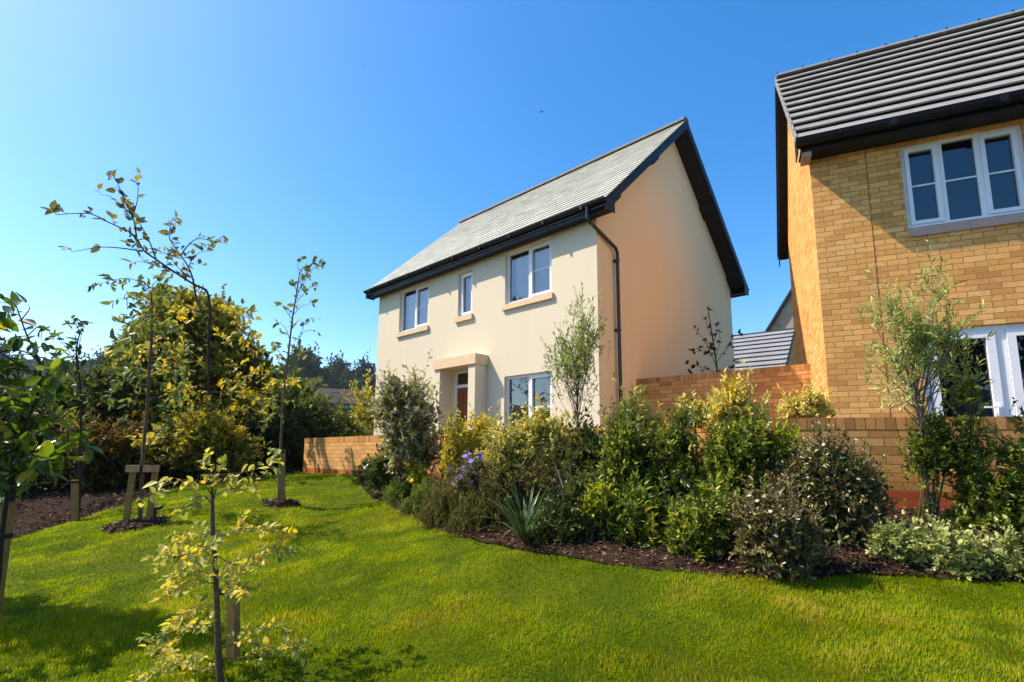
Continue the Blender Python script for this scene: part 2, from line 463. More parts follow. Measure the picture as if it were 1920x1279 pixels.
def leaf_arrays(pos, d, nrm, L, W, fold=.25, droop=.12):
    """6 verts, 2 quads per leaf"""
    d = nrmz(d); nrm = nrmz(nrm - d * (nrm * d).sum(-1, keepdims=True)); s = np.cross(d, nrm)
    L = L[:, None]; W = W[:, None]
    b = pos
    tip = pos + d * L - nrm * L * droop
    up = nrm * W * fold
    l1 = pos + d * L * .30 + s * W * .50 + up
    l2 = pos + d * L * .68 + s * W * .40 + up - nrm * L * droop * .5
    r1 = pos + d * L * .30 - s * W * .50 + up
    r2 = pos + d * L * .68 - s * W * .40 + up - nrm * L * droop * .5
    V = np.stack([b, l1, l2, tip, r2, r1], 1).reshape(-1, 3)
    i = np.arange(len(pos))[:, None] * 6
    Fq = np.concatenate([i + np.array([[0, 3, 2, 1]]), i + np.array([[0, 5, 4, 3]])], 0)
    return V, Fq


def leaf_arrays_fine(pos, d, nrm, L, W, fold=.25, droop=.12):
    """10 verts, two six-sided halves per leaf: a rounder outline for leaves seen close"""
    d = nrmz(d); nrm = nrmz(nrm - d * (nrm * d).sum(-1, keepdims=True)); sd = np.cross(d, nrm)
    L = L[:, None]; W = W[:, None]
    out = [pos]
    for sg in (1, -1):
        for t, w_ in ((.14, .30), (.38, .50), (.64, .43), (.85, .23)):
            out.append(pos + d * L * t + sg * sd * W * w_ + nrm * (W * fold * w_ * 2 - L * droop * t * t))
    out.append(pos + d * L - nrm * L * droop)
    V = np.stack(out, 1).reshape(-1, 3)
    i = np.arange(len(pos))[:, None] * 10
    Fq = np.concatenate([i + np.array([[0, 9, 4, 3, 2, 1]]), i + np.array([[0, 5, 6, 7, 8, 9]])], 0)
    return V, Fq


class Leaves:
    def __init__(s, seed, fine=False): s.r = RS(seed); s.V = []; s.F = []; s.T = []; s.n = 0; s.fine = fine

    def add(s, pos, d, nrm, L, W, tint, fold=.25, droop=.12):
        V, Fq = (leaf_arrays_fine if s.fine else leaf_arrays)(pos, d, nrm, L, W, fold, droop)
        s.V.append(V); s.F.append(Fq + s.n); s.n += len(V); s.T.append(np.repeat(np.clip(tint, 0, 1), 10 if s.fine else 6))

    def along(s, A, B, k, L, ratio, tint, tj=.16, up=.35, spread=.9, bend=0, t0=.15, fold=.25, droop=.12, flat=.6, ljit=.34):
        """k leaves on each twig A->B (arrays T,3)"""
        r = s.r; T = len(A)
        t = (np.arange(k)[None, :] + r.rand(T, k)) / k
        t = t0 + (1 - t0) * t
        D = B - A; ln = np.linalg.norm(D, axis=1)
        pos = A[:, None, :] + D[:, None, :] * t[..., None]
        pos[..., 2] -= bend * ln[:, None] * t ** 2
        tw = nrmz(D)[:, None, :] + np.zeros((T, k, 3))
        tw[..., 2] -= bend * t * 1.5
        pr = nrmz(np.cross(tw, r.randn(T, k, 3)))
        d = tw * (.35 + .5 * t[..., None]) + pr * spread + np.array([0, 0, up]) * r.rand(T, k, 1)
        nn = np.array([0, 0, 1.]) * flat + r.randn(T, k, 3) * .45
        LL = L * (1 + ljit * r.randn(T, k)).clip(.45, 1.6)
        tt = np.asarray(tint)[:, None] + r.randn(T, k) * tj if np.ndim(tint) else tint + r.randn(T, k) * tj
        s.add(pos.reshape(-1, 3), d.reshape(-1, 3), nn.reshape(-1, 3), LL.ravel(), LL.ravel() * ratio, tt.ravel(), fold, droop)

    def build(s, name, mat, parent=None, origin=None):
        return mesh_np(name, np.concatenate(s.V), [np.concatenate(s.F)], mat, parent, np.concatenate(s.T), origin=origin)


class Stems:
    def __init__(s): s.V = []; s.F = []; s.n = 0

    def add(s, pts, r0, r1, n=6):
        pts = np.asarray(pts, float)
        rr = np.linspace(r0, r1, len(pts))
        V, Fq = tube_np(pts, rr, n)
        s.V.append(V); s.F.append(Fq + s.n); s.n += len(V)

    def twigs(s, A, B, r, bend=0):
        """thin 3-sided twigs, vectorised"""
        T = len(A)
        if T == 0: return
        D = nrmz(B - A); ref = np.where(np.abs(D[:, 2:3]) < .9, np.array([[0, 0, 1.]]), np.array([[1., 0, 0]]))
        a = nrmz(np.cross(D, ref)); b = np.cross(D, a)
        V = []
        ln = np.linalg.norm(B - A, axis=1)[:, None]
        mid = (A + B) / 2 - np.array([[0, 0, 1.]]) * ln * bend * .25
        end = B - np.array([[0, 0, 1.]]) * ln * bend
        for p, q in ((A, r), (mid, r * .75), (end, r * .4)):
            for j in range(3):
                th = 2 * PI * j / 3
                V.append(p + q * (math.cos(th) * a + math.sin(th) * b))
        V = np.stack(V, 1).reshape(-1, 3)
        i = np.arange(T)[:, None] * 9
        Fq = []
        for k in (0, 3):
            for j in range(3):
                Fq.append(i + np.array([[k + j, k + (j + 1) % 3, k + 3 + (j + 1) % 3, k + 3 + j]]))
        s.V.append(V); s.F.append(np.concatenate(Fq, 0) + s.n); s.n += len(V)

    def build(s, name, mat, parent=None, origin=None):
        return mesh_np(name, np.concatenate(s.V), [np.concatenate(s.F)], mat, parent, smooth=True, origin=origin)


def bez(a, b, c, n=6):
    t = np.linspace(0, 1, n)[:, None]
    return a * (1 - t) ** 2 + 2 * b * t * (1 - t) + c * t ** 2


def smooth_poly(pts, sub=4):
    """Catmull-Rom"""
    p = np.asarray(pts, float)
    if len(p) < 3: return p
    q = np.concatenate([[2 * p[0] - p[1]], p, [2 * p[-1] - p[-2]]])
    out = []
    for i in range(1, len(q) - 2):
        for t in np.linspace(0, 1, sub, endpoint=False):
            a, b, c, d = q[i - 1], q[i], q[i + 1], q[i + 2]
            out.append(.5 * ((2 * b) + (-a + c) * t + (2 * a - 5 * b + 4 * c - d) * t * t + (-a + 3 * b - 3 * c + d) * t ** 3))
    out.append(p[-1])
    return np.array(out)


def blobs_world(blobs, D):
    """(px,py,rx,ry[,dD]) photo ellipses -> world ellipsoids"""
    out = []
    for b in blobs:
        dd = D + (b[4] if len(b) > 4 else 0)
        c = P(b[0], b[1], dd)
        out.append((c, np.array([b[2] * dd / F_ , min(b[2], b[3] * 1.2) * dd / F_, b[3] * dd / F_])))
    return out


def shrub(name, label, cat, blobs, D, leaf, mat, seed, base=None, n_cl=40, tw=9, k=9, ratio=.42, twig=.16, up=.5, upd=.5, tint=.5, tspread=.18,
          group=None, stemmat='bark', stem_r=.006, sig=.4, bend=0, shell=2.4, part='foliage', stemname='stem', leafup=.35, spread=.9, fold=.25, droop=.12,
          flat=.6, trunk=None, trunk_r=(.02, .01), trunkname='trunk', nst=10, sunk=.0, extra=None, showtwig=True, shrink=.26, stray=.42):
    """a plant whose foliage fills the union of ellipsoids; clumps of twigs with leaves"""
    r = RS(seed)
    W = blobs_world(blobs, D)
    W = [(c, np.maximum(e - twig * shrink, e * .45)) for c, e in W]
    vol = np.array([np.prod(w[1]) ** .85 for w in W]); vol /= vol.sum()
    if base is None:
        bx, by = W[0][0][0], W[0][0][1]
        base = np.array([bx, by, gz(bx, by)])
    base = np.asarray(base, float)
    root = empty(name, tuple(base), 0, label, cat, group)
    which = r.choice(len(W), n_cl, p=vol)
    u = nrmz(r.randn(n_cl, 3)); rad = r.rand(n_cl) ** (1 / shell)
    C = np.array([W[i][0] for i in which]) + u * rad[:, None] * np.array([W[i][1] for i in which]) * .88
    zmin = G(C[:, 0], C[:, 1]) + .03
    if sunk == 0: C[:, 2] = np.maximum(C[:, 2], zmin)
    cen = np.array([W[i][0] for i in which]); Rr = np.array([W[i][1] for i in which])
    ctint = tint + tspread * r.randn(n_cl)
    idx = np.repeat(np.arange(n_cl), tw)
    out = nrmz((C - cen + np.array([0, 0, .3]) * Rr) / Rr)[idx]
    d = nrmz(out * (1 - upd) + np.array([0, 0, 1.]) * upd * up * 2 + r.randn(len(idx), 3) * .45)
    ln = twig * (.6 + .8 * r.rand(len(idx)))
    mid = C[idx] + r.randn(len(idx), 3) * sig * twig
    A = mid - d * ln[:, None] * .5; B = mid + d * ln[:, None] * .5
    if sunk == 0:
        zg = G(A[:, 0], A[:, 1]) + .01
        A[:, 2] = np.maximum(A[:, 2], zg); B[:, 2] = np.maximum(B[:, 2], zg)
    lv = Leaves(seed + 1)
    lv.along(A, B, k, leaf, ratio, ctint[idx], up=leafup, spread=spread, bend=bend, fold=fold, droop=droop, flat=flat)
    top = np.where(out[::tw][:, 2] > .1)[0]
    ns = int(n_cl * stray)
    if ns and len(top) > 2:
        j = top[r.randint(len(top), size=ns)]
        ds = nrmz(out[::tw][j] * .5 + np.array([0, 0, .9]) + r.randn(ns, 3) * .28)
        A3 = C[j]; B3 = A3 + ds * twig * r.uniform(1.0, 2.7, (ns, 1))
        lv.along(A3, B3, int(k * 1.6), leaf * .85, ratio, ctint[j] + .1, up=leafup, spread=spread, bend=bend, fold=fold, droop=droop, flat=flat)
    lv.build(part, LF[mat], root, base)
    st = Stems()
    if ns and len(top) > 2 and showtwig: st.twigs(A3, B3, np.full((ns, 1), .0016 * max(1, twig / .2)) * np.ones((1, 3)), bend)
    if trunk is not None:
        tp = smooth_poly(trunk, 4)
        ts = Stems(); ts.add(tp, trunk_r[0], trunk_r[1], 8)
        src = tp[int(len(tp) * .55):]
        for j in r.choice(n_cl, min(n_cl, nst), replace=False):
            s0 = src[r.randint(len(src))]
            if s0[2] > C[j][2] - .02: s0 = src[0]
            ts.add(bez(s0, (s0 + C[j]) / 2 + np.array([0, 0, -.1]) * np.linalg.norm(C[j] - s0) + r.randn(3) * .02, C[j], 6), trunk_r[1] * .7, trunk_r[1] * .22, 5)
        if showtwig: ts.twigs(A, B, np.full(len(A), max(.0012, trunk_r[1] * .12))[:, None] * np.ones((1, 3)), bend)
        if st.n: ts.V += st.V; ts.F += [f + ts.n for f in st.F]
        ts.build(trunkname, M[stemmat], root, base)
    else:
        for j in r.choice(n_cl, min(n_cl, nst), replace=False):
            b0 = base + np.array([r.randn() * .05, r.randn() * .05, -.02])
            st.add(bez(b0, b0 * .4 + C[j] * .6 + np.array([0, 0, -.12 * (C[j][2] - b0[2])]), C[j], 6), stem_r, stem_r * .4, 5)
        if showtwig: st.twigs(A, B, np.full(len(A), stem_r * .3)[:, None] * np.ones((1, 3)), bend)
        st.build(stemname, M[stemmat], root, base)
    if extra: extra(root, base, W, A, B, r)
    return root


FLM = {}


def flower_mesh(mat, petals, size):
    key = (mat, petals)
    if key not in FLM:
        lv = Leaves(5); n = np.array([[0, 0, 1.]])
        for j in range(petals):
            th = 2 * PI * j / petals
            d = np.array([[math.cos(th), math.sin(th), .30]])
            lv.add(np.zeros((1, 3)), d, n, np.array([size]), np.array([size * .55]), np.array([.25 + .5 * (j % 3) / 2]), .1, .1)
        V = np.concatenate(lv.V); Fq = np.concatenate(lv.F)
        me = bpy.data.meshes.new('flower'); me.from_pydata(V.tolist(), [], Fq.tolist())
        at = me.attributes.new('tint', 'FLOAT', 'POINT'); at.data.foreach_set('value', np.concatenate(lv.T).astype(np.float32))
        me.materials.append(LF[mat]); FLM[key] = me
    return FLM[key]


def flowers(A, B, r, n, size, mat, name, root, base, petals=5, center=None, rad=None):
    """n single blooms, each a part, on the outer twig ends that face the light and the lawn"""
    score = B[:, 2] * .45 - B[:, 1] * .9 - B[:, 0] * .2 + r.randn(len(B)) * .13
    idx = np.argsort(-score)[:n]
    me = flower_mesh(mat, petals, size)
    for i in idx:
        o = bpy.data.objects.new(name, me); COL.objects.link(o); o.parent = root
        o.location = tuple(B[i] - base + r.randn(3) * .012 + np.array([0, 0, .015]))
        o.rotation_euler = (r.uniform(-.1, 1.0), r.uniform(-.5, .5), r.uniform(0, 6.28)); o.scale = (r.uniform(.8, 1.25),) * 3



# ================================================================== GROUND
def curve_xy(lst, sub=6):
    pts = np.array([P(*a)[:2] for a in lst])
    return smooth_poly(np.c_[pts, np.zeros(len(pts))], sub)[:, :2]


edge_bed = curve_xy(EDGE_B, 8)
rj = RS(3)
edge_bed = edge_bed + .018 * np.cumsum(rj.randn(*edge_bed.shape), 0) * np.linspace(0, 0, len(edge_bed))[:, None] + rj.randn(*edge_bed.shape) * .010
wall_xy = np.array([w[:2] for w in WALLPTS])
edge_left = curve_xy(EDGE_L, 6)
edge_w = np.array([P(*a)[:2] for a in EDGE_W])
top_edge = np.concatenate([edge_left, edge_w, edge_bed])


def resample(p, n):
    s = np.concatenate([[0], np.cumsum(np.linalg.norm(np.diff(p, axis=0), axis=1))])
    t = np.linspace(0, s[-1], n)
    return np.c_[np.interp(t, s, p[:, 0]), np.interp(t, s, p[:, 1])]


def loft(name, a, b, nv, mat, zfun, pw=1.0):
    n = len(a)
    v = np.linspace(0, 1, nv) ** pw
    XY = a[None] * (1 - v[:, None, None]) + b[None] * v[:, None, None]
    x = XY[..., 0].ravel(); y = XY[..., 1].ravel()
    z = zfun(x, y, np.repeat(v, n))
    i = np.arange(nv - 1)[:, None] * n + np.arange(n - 1)[None]
    Fq = np.stack([i, i + 1, i + n + 1, i + n], -1).reshape(-1, 4)
    o = mesh_np(name, np.c_[x, y, z], [Fq], mat, smooth=True)
    return o, XY


NE = 260
te = resample(top_edge, NE)
near = np.c_[np.linspace(-9, 7.5, NE), np.full(NE, -1.5)]
lawn, LXY = loft('lawn', near, te, 70, M['lawn'], lambda x, y, v: G(x, y) + .012 * np.sin(x * 2.1 + y) * np.sin(y * 1.7), .8)
tag(lawn, kind='structure')

# planting bed between lawn edge and garden wall
wl = np.concatenate([[edge_w[-1] + np.array([-.1, .12])], [[w[0], w[1]] for w in WALLPTS if w[0] > -3.2], [[7.6, 2.9]]])
be = resample(edge_bed, 200); wr = resample(wl, 200)
be2 = be + np.array([0, -.02])
r5 = RS(5)


def bedz(x, y, v): return G(x, y) + .010 + .05 * np.sin(np.clip(v, 0, 1) * PI) + (.008 * np.sin(x * 31 + 3 * np.sin(y * 23)) + .006 * np.sin(y * 57 + x * 41)) * (v > .02)


bed, BXY = loft('planting_bed', be2, wr, 26, M['soil'], bedz)
tag(bed, kind='structure')
bx, by = BXY[..., 0], BXY[..., 1]


def chips(name, XY, zf, n, size, seed, label=None):
    r = RS(seed)
    nv, nn = XY.shape[:2]
    a = r.rand(n) * (nv - 1.001); b = r.rand(n) * (nn - 1.001)
    i = a.astype(int); j = b.astype(int); fa = (a - i)[:, None]; fb = (b - j)[:, None]
    p = (XY[i, j] * (1 - fa) + XY[i + 1, j] * fa) * (1 - fb) + (XY[i, j + 1] * (1 - fa) + XY[i + 1, j + 1] * fa) * fb
    z = zf(p[:, 0], p[:, 1], a / (nv - 1)) + .012
    lv = Leaves(seed)
    d = nrmz(r.randn(n, 3) * np.array([1, 1, .35])); nr = r.randn(n, 3) * .6 + np.array([0, 0, 1])
    L = size * (.4 + 1.3 * r.rand(n) ** 2); lv.add(np.c_[p, z], d, nr, L, L * (.18 + .3 * r.rand(n)), r.rand(n) ** (1.6 if size < .03 else 6), .05, .1)  # coarse bank chips held to dark tints, carrying the hedge shade
    o = lv.build(name, M['chip'])
    return tag(o, label, 'mulch', kind='stuff')


chips('bark_mulch', BXY, bedz, 60000, .026, 11, 'brown bark mulch scattered over the planting bed')

# brown bank beyond the left edge of the lawn
el = resample(np.concatenate([edge_left, edge_w[:1]]), 120)
far = el + np.array([-1.6, 6.5])[None] * np.linspace(1, .25, 120)[:, None]
far[:, 1] = np.maximum(far[:, 1], el[:, 1] + .9)
bank, KXY = loft('mulch_bank', el + np.array([0, -.02]), far, 22, M['bank'], lambda x, y, v: (G(x, y) + .012) * (1 - np.minimum(v * 1.6, 1) ** 2) - .80 * np.minimum(v * 1.6, 1) ** 2 + .02 * np.sin(x * 9) * np.sin(y * 7) * (v > .03))
tag(bank, kind='structure')
chips('bank_mulch', KXY, lambda x, y, v: (G(x, y) + .012) * (1 - np.minimum(v * 1.6, 1) ** 2) - .80 * np.minimum(v * 1.6, 1) ** 2, 26000, .040, 13, 'loose brown mulch on the bank beyond the lawn')

# level gravel terrace round the houses and far terrain
tz = -.64
ter = np.array([(-4.5, 11.05), (-1.6, 8.34), (1.0, 5.83), (2.3, 4.8), (2.9, 4.65), (3.5, 4.6), (4.4, 4.4), (8, 3.7), (26, 2), (26, 34), (-1, 34), (-4.6, 14.5)])
mb = MB(); mb.poly([(x, y, tz) for x, y in ter], uv=[tuple(q) for q in ter]); tag(mb.build('garden_ground', M['gravel']), kind='structure')


def zhill(x, y):
    d = np.hypot(x * .8, y)
    h = np.interp(d, [0, 22, 45, 70, 120, 180, 250, 330, 600, 1500], [-2.4, -2.6, -3.2, -1.0, 5.2, 16, 30.5, 38, 40, 30])
    w = np.clip((-x + 420) / 300, 0.15, 1) * np.clip((y + 200) / 220, .0, 1)
    return np.where(d < 45, h, -3 + (h + 3) * w + np.clip((d - 60) / 60, 0, 1) * (1.5 * np.sin(x * .031 + 1) + 1.2 * np.sin(y * .04 + x * .013)))


gx = np.concatenate([np.linspace(-900, -200, 12), np.linspace(-180, 180, 46), np.linspace(200, 900, 12)])
gy = np.concatenate([np.linspace(-400, -20, 9), np.linspace(-8, 320, 60), np.linspace(350, 1100, 12)])
XX, YY = np.meshgrid(gx, gy)
nx = len(gx)
ii = np.arange(len(gy) - 1)[:, None] * nx + np.arange(nx - 1)[None]
tag(mesh_np('ground', np.c_[XX.ravel(), YY.ravel(), zhill(XX.ravel(), YY.ravel())], [np.stack([ii, ii + 1, ii + nx + 1, ii + nx], -1).reshape(-1, 4)], M['field'], smooth=True), kind='structure')


# ------------------------------------------------------------------ grass blades
def grass():
    r = RS(21)
    nv, nn = LXY.shape[:2]
    A = LXY[:-1, :-1]; B = LXY[:-1, 1:]; C = LXY[1:, 1:]; Dq = LXY[1:, :-1]
    area = .5 * np.abs(np.cross(C - A, Dq - B))
    cen = (A + B + C + Dq) / 4
    dist = np.maximum(cen[..., 1], .6)
    dens = np.interp(dist, [1.2, 2.2, 3.2, 4.5, 6.5, 9, 12], [0, 13000, 10500, 6200, 3300, 1800, 1100])
    vis = (np.abs(cen[..., 0]) < 1.10 * np.maximum(dist, 0) + .5) & (cen[..., 1] > 1.6)
    exp = (area * dens * vis).ravel()
    cnt = r.poisson(exp)
    q = np.repeat(np.arange(len(cnt)), cnt)
    u = r.rand(len(q))[:, None]; v = r.rand(len(q))[:, None]
    f = lambda X: X.reshape(-1, 2)[q]
    p = f(A) * (1 - u) * (1 - v) + f(B) * u * (1 - v) + f(C) * u * v + f(Dq) * (1 - u) * v
    z = G(p[:, 0], p[:, 1]) + .012 * np.sin(p[:, 0] * 2.1 + p[:, 1]) * np.sin(p[:, 1] * 1.7) - .004
    n = len(p)
    dd = np.maximum(p[:, 1], 1.5)
    # tufts and worn patches: colour of the grass itself
    def vn(cell, k):
        """smooth random field with the given cell size (m)"""
        g = RS(k).randn(400, 400)
        X = (p[:, 0] + 40) / cell; Y = (p[:, 1] + 40) / cell
        i = np.floor(X).astype(int); j = np.floor(Y).astype(int); a = X - i; b_ = Y - j
        a = a * a * (3 - 2 * a); b_ = b_ * b_ * (3 - 2 * b_)
        q_ = lambda u_, w_: g[u_ % 400, w_ % 400]
        return (q_(i, j) * (1 - a) + q_(i + 1, j) * a) * (1 - b_) + (q_(i, j + 1) * (1 - a) + q_(i + 1, j + 1) * a) * b_
    pat = .26 * vn(1.5, 1) + .24 * vn(.55, 2) + .24 * vn(.2, 3) + .22 * vn(.07, 4)
    worn = np.exp(-(((p[:, 0] + .40) / .28) ** 2 + ((p[:, 1] - 3.15) / .16) ** 2)) + .7 * np.exp(-(((p[:, 0] - 1.2) / .5) ** 2 + ((p[:, 1] - 3.2) / .2) ** 2))
    dry = np.clip((p[:, 0] - .9) / 1.6, 0, 1) * np.clip((3.2 - p[:, 1]) / .8, 0, 1)
    tint = .38 + .48 * pat + .30 * dry + .30 * worn + r.randn(n) * .13 + (r.rand(n) < .05) * .5
    h = (.020 + .015 * r.rand(n)) * (1 + .55 * pat).clip(.35, 1.9) * np.interp(dd, [2, 12], [1., 1.15])
    w = np.interp(dd, [2, 4, 8, 12], [.0024, .0034, .0062, .0095]) * (.7 + .6 * r.rand(n))
    az = 2.2 * vn(.9, 7) + 1.3 * vn(.25, 8) + r.randn(n) * .95 - .6
    d = np.stack([np.cos(az), np.sin(az), np.zeros(n)], 1)
    s = np.stack([-np.sin(az), np.cos(az), np.zeros(n)], 1)
    lean = (.15 + .8 * r.rand(n))[:, None]
    b = np.c_[p, z]
    up = np.array([[0, 0, 1.]])
    hh = h[:, None]; ww = w[:, None]
    v0 = b - s * ww * .5; v1 = b + s * ww * .5
    m = b + up * hh * .6 + d * hh * lean * .28
    v2 = m + s * ww * .42; v3 = m - s * ww * .42
    tip = b + up * hh * (1.05 - .3 * lean) + d * hh * lean * .95
    V = np.stack([v0, v1, v2, v3, tip], 1).reshape(-1, 3)
    i = np.arange(n)[:, None] * 5
    o = mesh_np('grass', V, [i + np.array([[0, 1, 2, 3]]), i + np.array([[3, 2, 4]])], M['grass'], None, np.repeat(np.clip(tint, 0, 1), 5))
    tag(o, 'short bright green mown grass over the whole lawn', 'grass', kind='stuff')
    print('grass blades', n)


grass()


# ================================================================== BUILDINGS
def wall_grid(mb, x0, x1, z0, z1, holes, y=0, depth=.12, m=0, mr=None, axis='x'):
    """vertical wall plane facing -y (local) with rectangular holes (x0,x1,z0,z1) and reveals going +y"""
    xs = sorted({x0, x1, *[h[0] for h in holes], *[h[1] for h in holes]})
    zs = sorted({z0, z1, *[h[2] for h in holes], *[h[3] for h in holes]})
    for i in range(len(xs) - 1):
        for j in range(len(zs) - 1):
            a, b, c, d = xs[i], xs[i + 1], zs[j], zs[j + 1]
            cx, cz = (a + b) / 2, (c + d) / 2
            if any(h[0] < cx < h[1] and h[2] < cz < h[3] for h in holes): continue
            mb.poly([(a, y, c), (b, y, c), (b, y, d), (a, y, d)], uv=[(a, c), (b, c), (b, d), (a, d)], m=m)
    mr = m if mr is None else mr
    for h in holes:
        a, b, c, d = h[:4]
        dp = h[4] if len(h) > 4 else depth
        mb.poly([(a, y, c), (a, y, d), (a, y + dp, d), (a, y + dp, c)], uv=[(0, c), (0, d), (dp, d), (dp, c)], m=mr)
        mb.poly([(b, y, d), (b, y, c), (b, y + dp, c), (b, y + dp, d)], uv=[(0, d), (0, c), (dp, c), (dp, d)], m=mr)
        mb.poly([(a, y, d), (b, y, d), (b, y + dp, d), (a, y + dp, d)], uv=[(a, 0), (b, 0), (b, dp), (a, dp)], m=mr)
        mb.poly([(b, y, c), (a, y, c), (a, y + dp, c), (b, y + dp, c)], uv=[(b, 0), (a, 0), (a, dp), (b, dp)], m=mr)


def window(root, x0, x1, z0, z1, y, lights, fr=.055, bars=(), sashes=(), glass='glass', label=None, sill=None, sillm='stone', blind=None, curtain=None, sash=.045):
    """lights: list of x fractions dividing the panes. the window object is the white frame; panes, sill, blind are sub-parts"""
    mb = MB()
    d0, d1 = y, y + .07
    mb.box(x0, x1, d0, d1, z0, z0 + fr * 1.1); mb.box(x0, x1, d0, d1, z1 - fr, z1)
    mb.box(x0, x0 + fr, d0, d1, z0 + fr * 1.1, z1 - fr); mb.box(x1 - fr, x1, d0, d1, z0 + fr * 1.1, z1 - fr)
    # projecting pvc cill
    mb.box(x0 - .0, x1 + .0, d0 - .035, d0 - .002, z0 - .004, z0 + .030)
    xs = [x0 + fr] + [x0 + (x1 - x0) * f for f in lights] + [x1 - fr]
    cells = []
    mh = fr * .55
    for i in range(len(xs) - 1):
        a = xs[i] + (mh if i else 0); b = xs[i + 1] - (mh if i < len(xs) - 2 else 0)
        cells.append((a, b))
        if i < len(xs) - 2: mb.box(xs[i + 1] - mh, xs[i + 1] + mh, d0 + .002, d1 - .002, z0 + fr * 1.1, z1 - fr)
    w = None
    panes = []
    for i, (a, b) in enumerate(cells):
        c, d = z0 + fr * 1.1, z1 - fr
        if i in sashes:
            s_ = sash
            mb.box(a + .002, b - .002, d0 - .018, d0 + .03, c + .002, c + s_); mb.box(a + .002, b - .002, d0 - .018, d0 + .03, d - s_, d - .002)
            mb.box(a + .002, a + s_, d0 - .018, d0 + .03, c + s_, d - s_); mb.box(b - s_, b - .002, d0 - .018, d0 + .03, c + s_, d - s_)
            a += s_; b -= s_; c += s_; d -= s_
        panes.append((a, b, c, d, i))
    w = mb.build('window', M['pvc'], root)
    if label: w['label'] = label
    for (a, b, c, d, i) in panes:
        q = MB(); q.poly([(a, y + .03, c), (b, y + .03, c), (b, y + .03, d), (a, y + .03, d)])
        q.build('pane', M[glass], w)
        if i in bars:
            g = MB(); zc = (c + d) / 2 + .01
            g.box(a, b, y + .020, y + .027, zc - .011, zc + .011); g.build('glazing_bar', M['pvc'], w)
    if sill:
        so, sh, sp = sill
        g = MB(); nseg = 2 if x1 - x0 > 1 else 1
        for k in range(nseg):
            a = x0 - so + (x1 - x0 + 2 * so) * k / nseg; b = x0 - so + (x1 - x0 + 2 * so) * (k + 1) / nseg - (.004 if k < nseg - 1 else 0)
            g.box(a, b, -sp, y - .036, z0 - sh, z0 - .006)
        g.build('sill', M[sillm], w)
    if blind:
        a0, a1, b0, b1, kind = blind
        g = MB()
        if kind == 'slats':
            z = b0
            while z < b1:
                g.obox((a0, y + .13, z), (a1 - a0, 0, 0), (0, .035, .018), (0, 0, .003)); z += .048
        else:
            n_ = 24
            for k in range(n_):
                xa = a0 + (a1 - a0) * k / n_; xb = a0 + (a1 - a0) * (k + 1) / n_
                ya = y + .16 + .02 * math.sin(k * 1.3); yb = y + .16 + .02 * math.sin((k + 1) * 1.3)
                g.poly([(xa, ya, b0), (xb, yb, b0), (xb, yb, b1), (xa, ya, b1)])
        g.build('blind', M['blind'], w)
    return w


def slates(mb, x0, x1, yb, zb, yt, zt, w, gauge, th, lift, r, brk=.5, jit=.004, nx_=(0, 0, 0)):
    """rows of roof slates on the slope from (yb,zb) up to (yt,zt); local frame"""
    L = math.hypot(yt - yb, zt - zb)
    sy, sz = (yt - yb) / L, (zt - zb) / L
    ny, nz = -sz, sy
    if nz < 0: ny, nz = -ny, -nz
    rows = int(math.ceil(L / gauge))
    for k in range(rows):
        s0 = k * gauge; s1 = min(L, s0 + gauge * 1.12)
        off = (k % 2) * brk * w
        x = x0 - off
        while x < x1 - .001:
            a = max(x, x0); b = min(x + w - .003, x1)
            if b - a > .01:
                e = r.randn() * jit
                t_ = min(1, max(0, .5 + .27 * r.randn()))
                l0 = lift + abs(r.randn()) * jit * .4; l1 = .003
                q = []
                for s_, l_ in ((s0 + e, l0), (s1, l1)):
                    q.append((yb + sy * s_ + ny * l_, zb + sz * s_ + nz * l_, yb + sy * s_ + ny * (l_ - th), zb + sz * s_ + nz * (l_ - th)))
                (ya, za, yal, zal), (yc, zc, _, _) = q
                mb.poly([(a, ya, za), (b, ya, za), (b, yc, zc), (a, yc, zc)], t=t_)
                mb.poly([(a, yal, zal), (b, yal, zal), (b, ya, za), (a, ya, za)], t=t_ * .8)
                mb.poly([(b, yal, zal), (b, yc, zc), (b, ya, za)], t=t_ * .8)
                mb.poly([(a, yal, zal), (a, ya, za), (a, yc, zc)], t=t_ * .8)
            x += w


# ------------------------------------------------------------------ cream rendered house
A1 = .764
H1 = empty('detached_house', (1.56, 9, -.62), -A1, 'cream rendered two storey house with pale slate roof and black eaves', 'house')
L1, W1 = 7.462, 6.57
XA, XB = (-6.42, -5.12), (-3.96, -3.46)
XC = (-2.385, -1.08)
HEAD2, SILL2 = 4.845, 3.67
holes = [(XA[0], XA[1], SILL2, HEAD2), (XB[0], XB[1], SILL2, HEAD2 - .1), (XC[0], XC[1], SILL2, HEAD2),
         (XC[0], XC[1], .72, 2.11), (XA[0] - .04, XA[1] - .04, .72, 2.11), (-4.13, -3.17, 0.0, 2.405, .20)]
mb = MB(); wall_grid(mb, -L1, 0, -.3, 4.92, holes, 0, .13)
mb.poly([(-L1, W1, -.3), (-L1, W1, 4.92), (0, W1, 4.92), (0, W1, -.3)])
mb.build('front_wall', M['cream'], H1)
EY, EZ, RY, RZ = -.26, 5.07, W1 / 2, 8.37
tan1 = (RZ - EZ) / (RY - EY)
